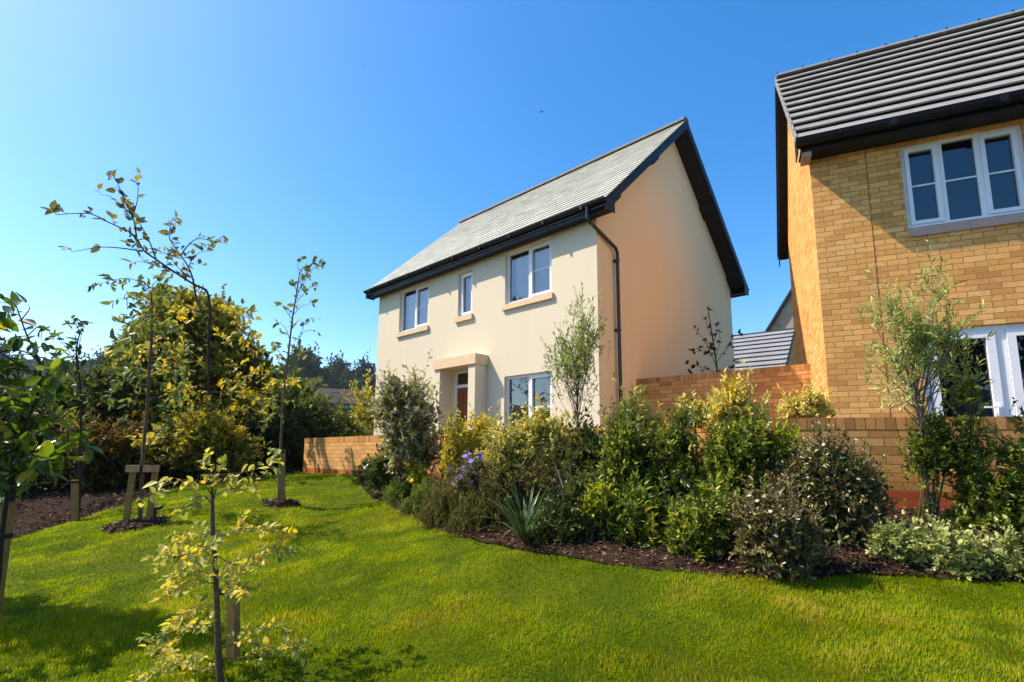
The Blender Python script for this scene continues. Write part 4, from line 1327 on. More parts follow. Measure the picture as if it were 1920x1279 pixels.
beech_tr = [(414, 1340), (412, 1279), (408, 1180), (404, 1080), (399, 1000), (398, 925), (396, 850), (393, 770), (391, 690), (392, 620), (394, 578)]
BB = [
    (c4((1175, 1110), (1150, 985), (1050, 930), (900, 835), (770, 745), (680, 680), (625, 590), (570, 540), (420, 470), (300, 410), (200, 400), (20, 410)), u(r=.0068, t0=.3, dd=-.25, spacing=.045)),
    (c4((625, 590), (605, 460), (575, 380), (520, 270), (470, 150), (410, 85)), u(r=.0045, dd=.1, d0=2.46, spacing=.036)),
    (c4((600, 410), (630, 300), (635, 180), (625, 140)), u(r=.003, dd=.05, d0=2.5)),
    (c4((770, 745), (720, 610), (650, 480), (600, 410)), u(r=.004, dd=.02, d0=2.5)),
    (c4((670, 685), (500, 660), (340, 655), (140, 690)), u(r=.004, dd=-.1, d0=2.47, spacing=.065)),
    (c4((560, 380), (480, 320), (420, 270), (350, 260)), u(r=.003, dd=-.1, d0=2.5)),
    (c4((1105, 1120), (1070, 1030), (1045, 890), (1010, 800), (955, 715), (880, 610), (870, 540), (890, 450)), u(r=.006, dd=.15, t0=.3)),
    (c4((880, 560), (900, 500), (920, 460)), u(r=.003, dd=.1, d0=2.7, k=4)),
    (c4((955, 715), (1010, 640), (1080, 590), (1160, 600), (1300, 625)), u(r=.004, dd=.2, d0=2.68)),
    (c4((1010, 810), (1050, 730), (1110, 690), (1200, 685)), u(r=.003, dd=.1, d0=2.66)),
    (c4((960, 740), (860, 710), (760, 670), (690, 660)), u(r=.003, dd=-.15, d0=2.66)),
    (c4((900, 835), (800, 800), (700, 770), (620, 760)), u(r=.003, dd=-.2, d0=2.52, k=3)),
    (c4((1060, 900), (960, 830), (900, 760), (880, 720)), u(r=.003, dd=.1, d0=2.62, k=3)),
]
for pts, dd in [([(391, 640), (330, 648), (280, 655), (236, 660)], -.3), ([(391, 655), (440, 640), (482, 658)], .3), ([(391, 700), (330, 690), (283, 700)], .2),
                ([(391, 735), (450, 738), (500, 755)], -.2), ([(392, 765), (440, 780), (492, 772)], .25), ([(395, 800), (340, 805), (296, 815), (262, 826)], -.35),
                ([(394, 770), (430, 725), (482, 692)], .3), ([(393, 600), (350, 608), (302, 640)], -.15), ([(392, 606), (430, 600), (472, 640)], .2),
                ([(394, 590), (360, 580), (330, 592)], .3), ([(394, 590), (425, 580), (450, 600)], -.3), ([(392, 680), (350, 660), (310, 672)], .1),
                ([(393, 720), (350, 725), (320, 740)], -.4), ([(392, 690), (430, 690), (470, 715)], .1), ([(394, 785), (360, 775), (330, 790)], .3)]:
    BB.append((pts, {'dd': dd, 'tint': .62, 'k': 6, 'spacing': .026, 'side': (.06, .20), 'leaf': .035, 'r': .0028}))
for pts, dd in [([(398, 905), (350, 900), (310, 910), (262, 935)], -.3), ([(398, 892), (440, 888), (480, 880), (512, 870)], .3), ([(398, 945), (375, 930), (320, 965)], -.2),
                ([(399, 930), (440, 915), (470, 925)], .3), ([(397, 885), (430, 895), (500, 890), (513, 850)], .2)]:
    BB.append((pts, {'dd': dd, 'tint': .30, 'k': 3, 'spacing': .042, 'side': (.04, .09), 'leaf': .046, 'r': .0035, 'mat': 'beechlow'}))
for pts, dd in [([(400, 1010), (430, 1000), (470, 990), (533, 1000)], .3), ([(400, 1015), (350, 1030), (300, 1050)], -.25), ([(402, 1040), (450, 1060), (500, 1028), (540, 1032)], .1),
                ([(404, 1095), (360, 1088), (298, 1118)], -.35), ([(405, 1110), (440, 1080), (466, 1055)], .3), ([(406, 1130), (360, 1140), (325, 1168)], .1),
                ([(408, 1190), (360, 1170), (300, 1197)], -.3), ([(409, 1218), (470, 1195), (525, 1175)], .25), ([(410, 1236), (480, 1230), (562, 1215)], -.1),
                ([(411, 1245), (350, 1232), (270, 1279)], -.2), ([(411, 1262), (350, 1250), (298, 1208)], .35), ([(401, 1025), (370, 1000), (330, 1020)], .35),
                ([(403, 1060), (360, 1062), (322, 1080)], .25), ([(404, 1080), (440, 1100), (465, 1108)], -.3), ([(412, 1290), (470, 1262), (540, 1285)], .3),
                ([(412, 1290), (360, 1290), (280, 1310)], .1), ([(400, 1010), (380, 1030), (340, 1042)], -.5)]:
    BB.append((pts, {'dd': dd, 'tint': .40, 'k': 8, 'spacing': .022, 'side': (.05, .16), 'leaf': .031, 'r': .003, 'mat': 'beechlow'}))
KF = 4.0                                             # the tall tree stands well behind the sapling
TALL = []
for pts, o in BB[:28]:
    q = dict(o)
    for k_, f_ in (('r', KF * .9), ('dd', KF), ('d0', KF), ('spacing', KF), ('leaf', KF * .82)):
        if k_ in q: q[k_] = q[k_] * f_
    q['side'] = tuple(v_ * KF for v_ in q.get('side', (.10, .16)))
    TALL.append((pts, q))
tall_tr = [(398, 912), (397, 890), (395, 850), (393, 770), (391, 690), (392, 620), (394, 578)]
branch_tree('beech_tree', 'tall slender beech with golden lower leaves and bare leaning top before the conifer', tall_tr, 10.4, TALL, 101, 'beech', .1, .58,
            trunk_r=(.034, .024), tsp=.24, bark='barkdark', up=.1, flat=1.0)
sap_tr = [(414, 1340), (412, 1279), (408, 1180), (404, 1080), (399, 1000), (398, 945), (398, 920), (398, 905)]
branch_tree('beech_sapling', 'short pale yellow leaved sapling with forked grey stem standing nearest the camera', sap_tr, 2.6, BB[28:] + [(pts_, {'dd': dd_, 'k': 4, 'leaf': .036, 'r': .0035, 'mat': 'beechlow', 'side': (.03, .08), 'spacing': .028, 't0': .2, 'tint': .35}) for pts_, dd_ in [([(398, 950), (404, 925), (408, 895), (414, 872)], .05), ([(398, 905), (392, 885), (380, 866)], -.08), ([(397, 900), (399, 880), (396, 858)], .03), ([(398, 920), (415, 905), (432, 900)], .1), ([(398, 930), (385, 912), (362, 905)], -.1)]], 105, 'beech', .04, .60,
            trunk_r=(.0165, .0055), tsp=.24, bark='bark', up=.1, flat=1.0, zroot=gz(*P(412, 1279, 2.6)[:2]))
stake('tree_stake', 'rough brown timber stake behind the stem of the nearest sapling', 436, 1290, 2.85, .046, 1092, tie=.86)

# --- broad leaved young cherry at the left edge
cherry = [(-2, 1075), (3, 1010), (13, 935), (28, 854), (52, 786), (71, 739), (75, 690), (69, 667), (51, 630), (37, 592), (26, 560)]
CC = []
for pts, dd in [([(26, 562), (10, 568), (-20, 566)], -.1), ([(37, 592), (15, 585), (-10, 590)], .1), ([(40, 600), (55, 580), (52, 572)], -.05), ([(51, 630), (75, 612), (78, 640)], .1),
                ([(51, 630), (25, 632), (10, 640)], -.15), ([(65, 655), (85, 650), (80, 690)], -.2), ([(69, 667), (40, 665), (30, 680)], .2), ([(75, 690), (55, 700), (40, 690)], .1)]:
    CC.append((pts, {'dd': dd, 'tint': .30, 'k': 3, 'spacing': .06, 't0': .15, 'leaf': .10, 'r': .004}))
for pts, dd in [([(71, 739), (100, 720), (108, 700)], -.2), ([(60, 760), (30, 735), (12, 700)], .25), ([(60, 760), (20, 760), (-20, 780)], -.3), ([(52, 786), (90, 790), (120, 775)], .3),
                ([(45, 800), (80, 820), (120, 825), (152, 822)], -.25), ([(40, 815), (10, 800), (-30, 810)], .2), ([(40, 815), (85, 830), (105, 850)], .2), ([(28, 854), (60, 850), (92, 862)], -.3),
                ([(28, 854), (5, 830), (-40, 850)], .3), ([(22, 880), (45, 895), (60, 905)], .1), ([(20, 890), (0, 895), (-40, 905)], -.2), ([(60, 765), (80, 745), (100, 748)], .1),
                ([(30, 850), (20, 815), (5, 790)], -.1), ([(20, 890), (60, 880), (85, 885)], -.15), ([(15, 925), (25, 910), (38, 915)], .1)]:
    CC.append((pts, {'dd': dd, 'tint': .50, 'k': 4, 'spacing': .050, 't0': .1, 'side': (.06, .17), 'leaf': .092, 'r': .004}))
for pts, dd in [([(52, 786), (-60, 760), (-190, 740), (-330, 745)], .8), ([(28, 854), (-90, 830), (-220, 790), (-380, 770)], .5), ([(22, 880), (-80, 890), (-200, 860)], .6), ([(75, 700), (-30, 680), (-160, 640), (-300, 610)], .7),
                ([(69, 667), (-40, 630), (-150, 570), (-230, 520)], .3), ([(40, 815), (-80, 790), (-220, 700)], 1.0), ([(30, 840), (-60, 840), (-180, 820), (-300, 830)], 1.1), ([(52, 786), (-50, 730), (-140, 690), (-260, 680)], .1), ([(60, 760), (-60, 720), (-200, 660), (-360, 640)], .9), ([(28, 854), (-60, 850), (-170, 850), (-260, 870)], -.2), ([(52, 786), (-40, 740), (-120, 650), (-190, 590)], -.4), ([(40, 815), (-70, 780), (-180, 760), (-270, 740)], -.6), ([(75, 700), (0, 660), (-70, 580), (-130, 510)], .5)]:
    CC.append((pts, {'dd': dd, 'tint': .45, 'k': 6, 'spacing': .040, 't0': .3, 'side': (.10, .34), 'leaf': .105, 'r': .006}))
branch_tree('cherry_tree', 'young cherry with large glossy leaves cut by the left edge of the lawn', cherry, 3.4, CC, 111, 'cherry', .10, .46, trunk_r=(.015, .0028), tsp=.22, bend=.35, up=.0, flat=.7, depth=.3, bark='barkdark')
stake('tree_stake', 'leaning timber stake with black tie below the large leaved cherry', 0, 1072, 3.5, .052, 945, lean=16, tie=.75)

# --- small dark tree with one stake at the lawn edge
sm = [(147, 985), (149, 900), (150, 830), (152, 760), (148, 700), (143, 660), (150, 622)]
SS = []
for pts in [[(148, 700), (130, 660), (118, 645), (105, 632), (85, 618)], [(143, 690), (150, 640), (156, 612), (150, 606)], [(150, 622), (140, 606), (128, 608)], [(148, 720), (125, 690), (112, 672), (92, 662)],
            [(150, 740), (140, 700), (128, 690)], [(150, 740), (155, 690), (152, 660)], [(152, 760), (125, 740), (110, 745)], [(152, 770), (158, 730), (150, 715)], [(150, 800), (135, 790), (128, 800)],
            [(150, 830), (160, 800), (155, 790)], [(150, 680), (135, 655), (130, 648)], [(152, 790), (165, 820), (160, 850)], [(152, 760), (165, 740), (160, 760)]]:
    SS.append((pts, {'k': 5, 'spacing': .10, 'side': (.08, .2)}))
branch_tree('small_tree', 'thin dark leaved sapling with single stake where the lawn meets the bank', sm, 7.5, SS, 121, 'darktree', .085, .5, trunk_r=(.022, .008), depth=.6, bend=.3, br=.006, bark='barkdark')
stake('tree_stake', 'square timber stake of the dark sapling at the edge of the brown bank', 142, 981, 7.45, .066, 900, tie=.95)

# --- cherry with double stake
dc = [(262, 985), (266, 900), (270, 830), (276, 770), (279, 700), (284, 640), (285, 590), (284, 548)]
DD = []
for pts in [[(284, 552), (265, 532), (240, 522), (205, 526), (182, 535)], [(285, 565), (262, 552), (235, 560), (226, 560)], [(284, 550), (290, 530), (312, 520)], [(285, 580), (305, 555), (322, 545)], [(284, 600), (300, 570), (306, 540)],
            [(284, 620), (262, 600), (240, 615), (232, 640)], [(284, 640), (255, 640), (225, 665), (215, 690)], [(282, 660), (310, 650), (335, 670), (345, 700)], [(280, 700), (250, 690), (225, 715), (205, 740)],
            [(280, 700), (310, 690), (330, 715), (335, 745)], [(278, 740), (260, 740), (245, 770)], [(277, 750), (295, 745), (310, 765), (312, 790)], [(284, 600), (320, 610), (350, 640)], [(285, 575), (270, 590), (262, 620)],
            [(282, 670), (262, 680), (255, 715)], [(279, 720), (300, 720), (318, 740)]]:
    DD.append((pts, {'k': 6, 'spacing': .085, 'side': (.10, .24)}))
branch_tree('staked_tree', 'young drooping cherry tied between two posts and a crossbar', dc, 6.6, DD, 131, 'smallcherry', .085, .42, trunk_r=(.026, .010), depth=.8, bend=.55, br=.007, up=0, flat=.2)
p = P(250, 990, 6.6); p[2] = gz(p[0], p[1])
tf = empty('tree_stake', tuple(p), .25, 'two post timber frame with sawn crossbar around the drooping cherry', 'stake')
hT = P(250, 872, 6.6)[2] - p[2]
for x in (-.085, .165):
    mb = MB(); mb.obox((x - .028, -.04, -.1), (.056, 0, 0), (0, .06, 0), (.018, 0, hT + .09)); mb.build('post', M['stake'], tf)
mb = MB(); mb.box(-.125, .235, -.085, -.042, hT - .085, hT); mb.build('crossbar', M['stakeend'], tf)
mb = MB(); mb.box(.035, .065, -.088, .03, hT - .088, hT + .004); mb.build('tie', M['rubber'], tf)
mulch_ring(255, 985, 6.6, .34, 900, 141, 'ring of bark mulch under the double staked cherry')
# garden light
p = P(289, 976, 6.75); p[2] = gz(p[0], p[1])
gl = empty('garden_light', tuple(p), 0, 'small black spike spotlight on the grass beside the double staked cherry', 'garden light')
mb = MB(); mb.tube([(0, 0, -.05), (0, 0, .15)], .018, 10); mb.build('spike', M['metal'], gl)
mb = MB(); mb.tube([(-.03, 0, .155), (.09, -.01, .178)], .026, 12); mb.build('lamp_head', M['metal'], gl)

# --- slim tree with one stake by the wall end
st3 = [(522, 945), (525, 880), (528, 800), (532, 740), (540, 670), (548, 600), (556, 550), (562, 510)]
S3 = []
for pts, o in [([(556, 560), (570, 520), (580, 500), (590, 486)], {}), ([(562, 515), (558, 495), (562, 486)], {}), ([(556, 545), (548, 525), (540, 530)], {}), ([(552, 570), (575, 545), (590, 530)], {}),
               ([(560, 530), (585, 505), (605, 492)], {}), ([(548, 600), (535, 580), (530, 570)], {}), ([(550, 590), (565, 575), (582, 570)], {}), ([(545, 640), (535, 615), (528, 608)], {}), ([(545, 620), (560, 600), (570, 605)], {}),
               ([(540, 680), (520, 655), (512, 640)], {}), ([(538, 690), (560, 640), (575, 600), (595, 598)], {'k': 1}), ([(536, 700), (565, 670), (598, 655)], {'k': 2}), ([(552, 640), (575, 620), (592, 622)], {'k': 1}),
               ([(540, 700), (520, 690), (505, 700)], {}), ([(532, 740), (515, 715), (503, 720)], {'tint': 1, 'mat': 'gold'}), ([(532, 740), (545, 715), (552, 712)], {'tint': .9, 'mat': 'gold'}), ([(534, 725), (530, 705), (524, 700)], {'tint': 1, 'mat': 'gold'}),
               ([(530, 755), (505, 745), (495, 760)], {}), ([(530, 770), (545, 750), (560, 760)], {}), ([(530, 765), (510, 775), (502, 790)], {}), ([(556, 550), (570, 530), (572, 510)], {}), ([(545, 645), (552, 660), (565, 665)], {})]:
    oo = {'k': 5, 'spacing': .09, 'side': (.06, .18)}; oo.update(o); S3.append((pts, oo))
branch_tree('slim_tree', 'tall slim sapling with one stake standing near the end of the garden wall', st3, 7.6, S3, 151, 'smallcherry', .075, .5, trunk_r=(.022, .008), depth=.5, bend=.35, br=.006, up=.05, flat=.4)
stake('tree_stake', 'timber stake with black cap tie against the slim sapling by the wall', 530, 945, 7.52, .066, 843, tie=.96)
mulch_ring(528, 946, 7.6, .26, 420, 161, 'small ring of bark mulch round the slim sapling')

# pale stone edging at the far left of the lawn
q0 = P(-60, 1022, 6.75); q1 = P(62, 1000, 7.1)
mb = MB(); a = Vector((q0[0], q0[1], gz(*q0[:2]) - .05)); b = Vector((q1[0], q1[1], gz(*q1[:2]) - .05))
mb.obox((0, 0, 0), b - a, Vector((.02, .06, 0)), (0, 0, .085)); o = mb.build('kerb', m_plain('pale_kerb', (.35, .32, .29), .8, .2, 12, .15, .3)); o.location = a
tag(o, kind='structure')

# ================================================================== BACKGROUND PLANTING (LEFT)
shrub('conifer', 'big dark rounded conifer rising behind the beech on the left', 'tree',
      [(365, 800, 130, 95), (345, 690, 110, 85), (365, 615, 85, 60), (425, 710, 78, 85), (285, 745, 72, 85), (338, 578, 55, 34), (455, 700, 44, 70), (400, 840, 110, 60), (300, 650, 60, 60)], 13.5,
      .17, 'conifer', 201, n_cl=560, tw=11, k=10, ratio=.36, twig=.40, shrink=0, up=.35, upd=.35, tint=.45, tspread=.25, bend=.45, sig=.5, nst=30, stem_r=.05, leafup=.0, flat=.2, stemmat='barkdark', stemname='trunk', part='crown', base=np.array([*P(375, 900, 13.5)[:2], -1.0]), sunk=1, shell=3.5)
for i, (nm, lab, bl, D, mt, lf, ncl, ti) in enumerate([
    ('hedge_shrub', 'dense dark green shrub in the hedge behind the big leaved cherry', [(30, 830, 90, 70), (80, 870, 80, 50), (-40, 820, 80, 80)], 9.7, 'hedge', .13, 130, .5),
    ('rusty_shrub', 'rusty brown leaved shrub in the shade behind the dark sapling', [(185, 850, 65, 55), (215, 880, 60, 40), (150, 880, 60, 40)], 9.8, 'rust', .10, 120, .5),
    ('viburnum_shrub', 'blue green shrub below the conifer behind the two post stake', [(330, 850, 75, 48), (290, 870, 60, 35), (400, 865, 60, 35)], 11.2, 'hedge', .11, 130, .75),
    ('tall_shrub', 'tall olive green shrub filling the gap left of the conifer', [(180, 770, 60, 60), (225, 720, 40, 50), (120, 780, 60, 50), (60, 760, 50, 45)], 11.0, 'olivebush', .12, 150, .35),
    ('yellow_shrub', 'low shrub with yellow green tips hiding the foot of the tall beech', [(345, 848, 62, 26), (395, 838, 46, 44), (300, 838, 36, 16), (425, 862, 46, 30), (375, 812, 40, 22)], 10.05, 'olivegold', .085, 150, .5),
    ('shade_shrub', 'near black shrub in deep shade right of the conifer trunk', [(470, 850, 50, 45), (510, 840, 50, 50), (550, 850, 35, 40)], 13.0, 'hedge', .11, 120, .25),
    ('border_shrub', 'low dark shrub on the bank at the far left', [(-110, 800, 90, 100), (-60, 880, 60, 40), (40, 905, 60, 24), (110, 905, 50, 20)], 9.0, 'hedge', .10, 130, .4),
    ('laurel_shrub', 'broad olive green bush just behind the end of the garden wall', [(590, 806, 62, 32), (650, 830, 55, 24), (555, 785, 46, 36)], 14.5, 'olivebush', .13, 170, .45),
    ('hedge_shrub', 'mid green bush behind the slim sapling with hillside roofs above it', [(570, 772, 46, 26), (610, 795, 36, 20), (540, 755, 40, 40)], 17.5, 'olivebush', .15, 160, .55),
    ('golden_shrub', 'yellow green bush squeezed against the left corner of the cream house', [(690, 792, 24, 38), (674, 818, 28, 20), (688, 746, 38, 11)], 15.5, 'gold', .10, 60, .25),
]):
    c = P(bl[0][0], 900, D)
    shrub(nm, lab, 'shrub', bl, D, lf, mt, 210 + i * 3, n_cl=ncl, tw=8, k=9, ratio=.45, twig=.38, tint=ti, tspread=.2, nst=14, stem_r=.03, stemmat='barkdark', base=np.array([c[0], c[1], -1.0 if c[0] < -4 else -.75]), sunk=1, shell=3.2, bend=.1)

# ================================================================== FAR HILLSIDE
for i, (lab, bl, D, nn, mt) in enumerate([
    ('tall dark hill tree rising behind the slim sapling', [(565, 692, 32, 38), (590, 707, 26, 28), (545, 707, 22, 26)], 150, 120, 'far'),
    ('broad round hill tree left of the lone tree by the cream house', [(636, 706, 28, 28), (652, 716, 20, 20), (620, 718, 18, 16)], 190, 90, 'far'),
    ('lone clipped looking hill tree right beside the cream house edge', [(684, 698, 16, 19), (680, 715, 19, 12)], 200, 70, 'far'),
    ('dark hillside tree cut by the left edge of the picture', [(2, 668, 14, 22), (-12, 680, 20, 20)], 170, 40, 'far'),
    ('hazy hill tree left of the conifer', [(205, 682, 22, 16), (185, 698, 22, 14), (225, 700, 22, 16)], 175, 55, 'far'),
    ('haze greyed green hillside bush under the round hill trees', [(643, 735, 20, 12), (665, 738, 16, 8)], 150, 40, 'far'),
    ('pale yellow hillside tree among dark trees', [(590, 730, 9, 9)], 120, 14, 'faryellow'),
    ('low dark hill thicket behind the dark sapling', [(120, 706, 28, 12), (160, 704, 20, 10)], 190, 50, 'far'),
    ('low dark hill thicket left of the dark sapling', [(40, 706, 30, 14), (75, 704, 22, 12)], 190, 50, 'far'),
    ('row of small trees on the skyline right of the round hill tree', [(664, 722, 14, 9), (700, 718, 14, 14)], 215, 40, 'far'),
    ('dark tree between the tall and the round hill trees', [(605, 722, 16, 16)], 170, 34, 'far'),
    ('olive green bush in front of the hillside roofs left of the golden bush', [(632, 784, 15, 9), (646, 790, 14, 8)], 62, 26, 'olivehill'),
    ('olive green bush between the hillside bungalow and the brown roofed house', [(618, 768, 16, 9), (606, 766, 12, 7)], 80, 24, 'olivehill'),
    ('dark bush touching the hillside roofs beside the golden bush', [(655, 764, 9, 6), (680, 772, 12, 8)], 88, 22, 'far'),
]):
    c = P(bl[0][0], bl[0][1], D); zb = float(zhill(c[0], c[1]))
    shrub('hill_tree', lab, 'tree', bl, D, 1.0 * min(1, D / 130), mt, 260 + i * 3, n_cl=nn, tw=7, k=5, ratio=.7, twig=2.4 * min(1, D / 150), tint=.45, tspread=.25, nst=6, stem_r=.25, stemmat='barkdark', stemname='trunk', part='crown', base=np.array([c[0], c[1], zb - .5]), sunk=1, shell=3.0, group=None, showtwig=False)
# far woods on the hillside: too many to count
lv = Leaves(299); r = RS(299)
n = 900
d_ = r.uniform(95, 260, n); a_ = r.uniform(-1.15, -.18, n)
xx = d_ * a_; yy = d_
zz_ = zhill(xx, yy)
for k in range(n):
    m_ = 26
    R_ = r.uniform(1.4, 3.2)
    pp = np.array([xx[k], yy[k], zz_[k] + R_ * .5]) + nrmz(r.randn(m_, 3)) * R_ * np.array([1.2, 1.2, .8]) * r.rand(m_, 1) ** .3
    lv.add(pp, r.randn(m_, 3), r.randn(m_, 3) + np.array([0, 0, .8]), np.full(m_, 1.5), np.full(m_, 1.1), np.full(m_, .3 + .4 * r.rand()) + .15 * r.randn(m_), .1, .1)
tag(lv.build('woodland', LF['far']), 'distant scrub and hedges covering the hillside', 'woodland', kind='stuff')
M['hroof'] = m_plain('dull_brown_roof', (.075, .055, .048), .9, .1, 1, .15)
M['hroofg'] = m_plain('dull_grey_roof', (.16, .155, .15), .9, .1, 1, .15)
M['hwall'] = m_plain('pale_house_wall', (.55, .52, .47), .9, .1, 1, .08)


def far_house(label, px, py, D, w, h, dep, rz, roofm):
    c = P(px, py, D)
    root = empty('hill_house', tuple(c), rz, label, 'house')
    mb = MB(); mb.box(-w / 2, w / 2, 0, dep, -4, h); mb.prism([(-w / 2, 0.01, h), (-w / 2, dep / 2, h + dep * .28), (-w / 2, dep - .01, h)][::-1], (w, 0, 0)); mb.build('wall', M['hwall'], root)
    mb = MB()
    for s in (0, 1):
        f = (lambda y: y) if not s else (lambda y: dep - y)
        pts = [(-w / 2 - .4, f(-.5), h - .25), (w / 2 + .4, f(-.5), h - .25), (w / 2 + .4, f(dep / 2), h + dep * .3), (-w / 2 - .4, f(dep / 2), h + dep * .3)]
        mb.prism(pts if not s else pts[::-1], (0, 0, .2))
    mb.build('roof', roofm, root)
    for x in (-.28, .22):
        mb = MB(); mb.box(w * x - .6, w * x + .6, -.05, -.003, h * .4, h * .8); mb.build('window', M['metal'], root)


for a in [('brown roofed hillside house directly above the end of the garden wall', 655, 772, 75, 7.5, 1.2, 5, .5, M['hroof']),
          ('hillside house with dark roof just left of the golden bush', 668, 782, 75, 4.2, .9, 4, .3, M['hroof']),
          ('pale hillside bungalow below the yellow hill tree', 600, 752, 110, 5, .8, 4, .3, M['hroof']),
          ('hillside bungalow with long brown roof above the other roofs', 645, 755, 100, 8, 1.0, 6, .4, M['hroof']),
          ('pale hillside house between the dark sapling and the conifer', 195, 728, 110, 7, 1.4, 6, -.5, M['hroofg']),
          ('hillside house with brown roof behind the big leaved cherry', 100, 738, 95, 10, 1.0, 6, -.4, M['hroof'])]:
    far_house(*a)

# ================================================================== SHRUB BED
def bxy(px, py, D):
    c = P(px, py, D); return np.array([c[0], c[1], gz(c[0], c[1]) + .02])


B = lambda bl, D: bxy(bl[0][0], 900, D)


def bed_shrub(name, label, bl, D, leaf, mat, seed, **k):
    k.setdefault('base', B(bl, D)); k.setdefault('n_cl', 60); k.setdefault('tw', 8); k.setdefault('k', 9)
    return shrub(name, label, 'shrub' if 'cat' not in k else k.pop('cat'), bl, D, leaf, mat, seed, **k)


bed_shrub('low_shrub', 'small dark green mound at the left tip of the planting bed', [(688, 880, 26, 15), (712, 885, 22, 14)], 9.0, .055, 'darkglossy', 301, n_cl=26, twig=.14, tint=.6)
bed_shrub('rhododendron', 'glossy leaved mound below the tall silvery shrub', [(735, 890, 42, 32), (755, 880, 35, 30), (722, 902, 30, 22)], 8.0, .095, 'darkglossy', 304, n_cl=42, tw=6, k=8, twig=.16, ratio=.36, tint=.72, leafup=.1)
bed_shrub('silver_shrub', 'tall silvery leaved shrub standing against the cream house window', [(765, 800, 50, 70), (745, 750, 32, 36), (784, 735, 17, 36), (730, 745, 18, 26), (772, 855, 52, 42), (800, 760, 14, 40), (722, 775, 22, 24)], 7.4, .068, 'silver', 307, n_cl=150, tw=8, k=9, twig=.22, tint=.42, tspread=.22, nst=16, stem_r=.012, ratio=.45)
bed_shrub('orange_flower', 'small plant with orange yellow blooms below the silvery shrub', [(782, 893, 18, 13), (790, 905, 16, 10)], 7.1, .045, 'glossyyoung', 310, n_cl=16, twig=.12, cat='flower',
          extra=lambda root, base, W, A, Bq, r: flowers(A, Bq, r, 34, .036, 'orangefl', 'flower', root, base))
bed_shrub('hebe', 'bright green needle textured hebe mound nearest the left lawn edge', [(742, 930, 26, 24), (752, 922, 20, 18)], 7.3, .030, 'hebe', 313, n_cl=40, tw=12, k=12, twig=.11, ratio=.28, tint=.55, upd=.7)
bed_shrub('hebe', 'wider green hebe mound right of the first hebe', [(785, 945, 32, 30), (810, 930, 28, 30), (772, 962, 20, 18)], 6.6, .030, 'hebe', 316, n_cl=70, tw=12, k=12, twig=.11, ratio=.28, tint=.45, upd=.7)
bed_shrub('yellow_privet', 'golden upright shrub with spires in front of the porch', [(848, 822, 13, 42), (845, 870, 20, 30), (872, 840, 12, 40), (900, 820, 15, 50), (893, 870, 24, 34), (942, 805, 8, 30), (918, 850, 20, 34), (935, 840, 12, 26)], 6.75, .050, 'gold', 319, n_cl=110, tw=7, k=8, twig=.15, up=.9, upd=.8, tint=.45, nst=14)
bed_shrub('aster', 'violet flowering aster clump among the olive shrubs', [(884, 908, 26, 30), (893, 890, 20, 20)], 5.2, .04, 'heather', 322, n_cl=40, twig=.10, shrink=.1, cat='flower',
          extra=lambda root, base, W, A, Bq, r: flowers(A, Bq, r, 98, .034, 'aster', 'flower', root, base, 8))
bed_shrub('rosemary', 'wispy olive brown shrub left of the violet aster', [(840, 960, 42, 42), (815, 975, 30, 28), (862, 940, 30, 40)], 5.6, .055, 'heather', 325, n_cl=90, tw=9, k=11, twig=.20, ratio=.13, up=.9, upd=.8, tint=.5, spread=.6, leafup=.6)
bed_shrub('rosemary', 'wispy olive brown shrub right of the violet aster above the strappy plant', [(915, 960, 44, 50), (940, 945, 36, 50), (890, 985, 36, 30)], 5.1, .055, 'heather', 328, n_cl=110, tw=9, k=11, twig=.22, ratio=.12, up=.9, upd=.8, tint=.42, spread=.6, leafup=.6)
bed_shrub('variegated_shrub', 'cream edged variegated shrub under the right cream house window', [(965, 845, 45, 38), (1010, 820, 42, 34), (1040, 850, 36, 36), (985, 880, 50, 26), (925, 860, 25, 22), (1012, 790, 16, 16), (1055, 885, 30, 30)], 5.35, .058, 'variegated', 331, n_cl=150, tw=8, k=9, twig=.17, tint=.45, tspread=.22, nst=24, stem_r=.007, ratio=.40)
bed_shrub('undergrowth', 'tangle of brown stemmed foliage beneath the variegated shrub', [(1000, 915, 60, 30), (950, 905, 40, 26), (1055, 930, 40, 30)], 5.0, .045, 'heather', 334, n_cl=60, tw=7, k=6, twig=.2, tint=.35, nst=26, stem_r=.006)
bed_shrub('dark_shrub', 'dark leaved shrub directly behind the slender olive stem', [(1105, 840, 32, 32), (1120, 880, 36, 45), (1090, 890, 35, 36)], 5.0, .05, 'darkglossy', 337, n_cl=85, twig=.16, tint=.6)
bed_shrub('glossy_shrub', 'low glossy shrub at the foot of the slender olive', [(1075, 980, 48, 50), (1100, 950, 40, 46), (1050, 1000, 36, 36), (1120, 990, 34, 40)], 4.35, .042, 'darkglossy', 340, n_cl=120, twig=.14, tint=.55, tspread=.25)
bed_shrub('young_shrub', 'little yellow green shoot cluster right of the olive foot', [(1118, 935, 16, 22), (1110, 955, 18, 16)], 4.2, .040, 'glossyyoung', 343, n_cl=22, twig=.1, tint=.6)
bed_shrub('golden_euonymus', 'tall golden variegated shrub in front of the rain pipe', [(1195, 765, 20, 24), (1190, 795, 36, 24), (1160, 812, 18, 14), (1215, 800, 22, 16), (1200, 820, 40, 24)], 5.05, .058, 'variegated', 346, n_cl=75, tw=7, k=8, twig=.15, tint=.62, tspread=.2, nst=14)
G1_ = dict(tw=8, k=9, twig=.15, ratio=.42, stem_r=.008, nst=16, tint=.46, tspread=.30)
bed_shrub('escallonia', 'glossy evergreen shrub below the golden variegated one', [(1172, 870, 36, 62), (1160, 915, 32, 50), (1188, 930, 36, 50)], 4.6, .045, 'glossy', 349, n_cl=150, **G1_)
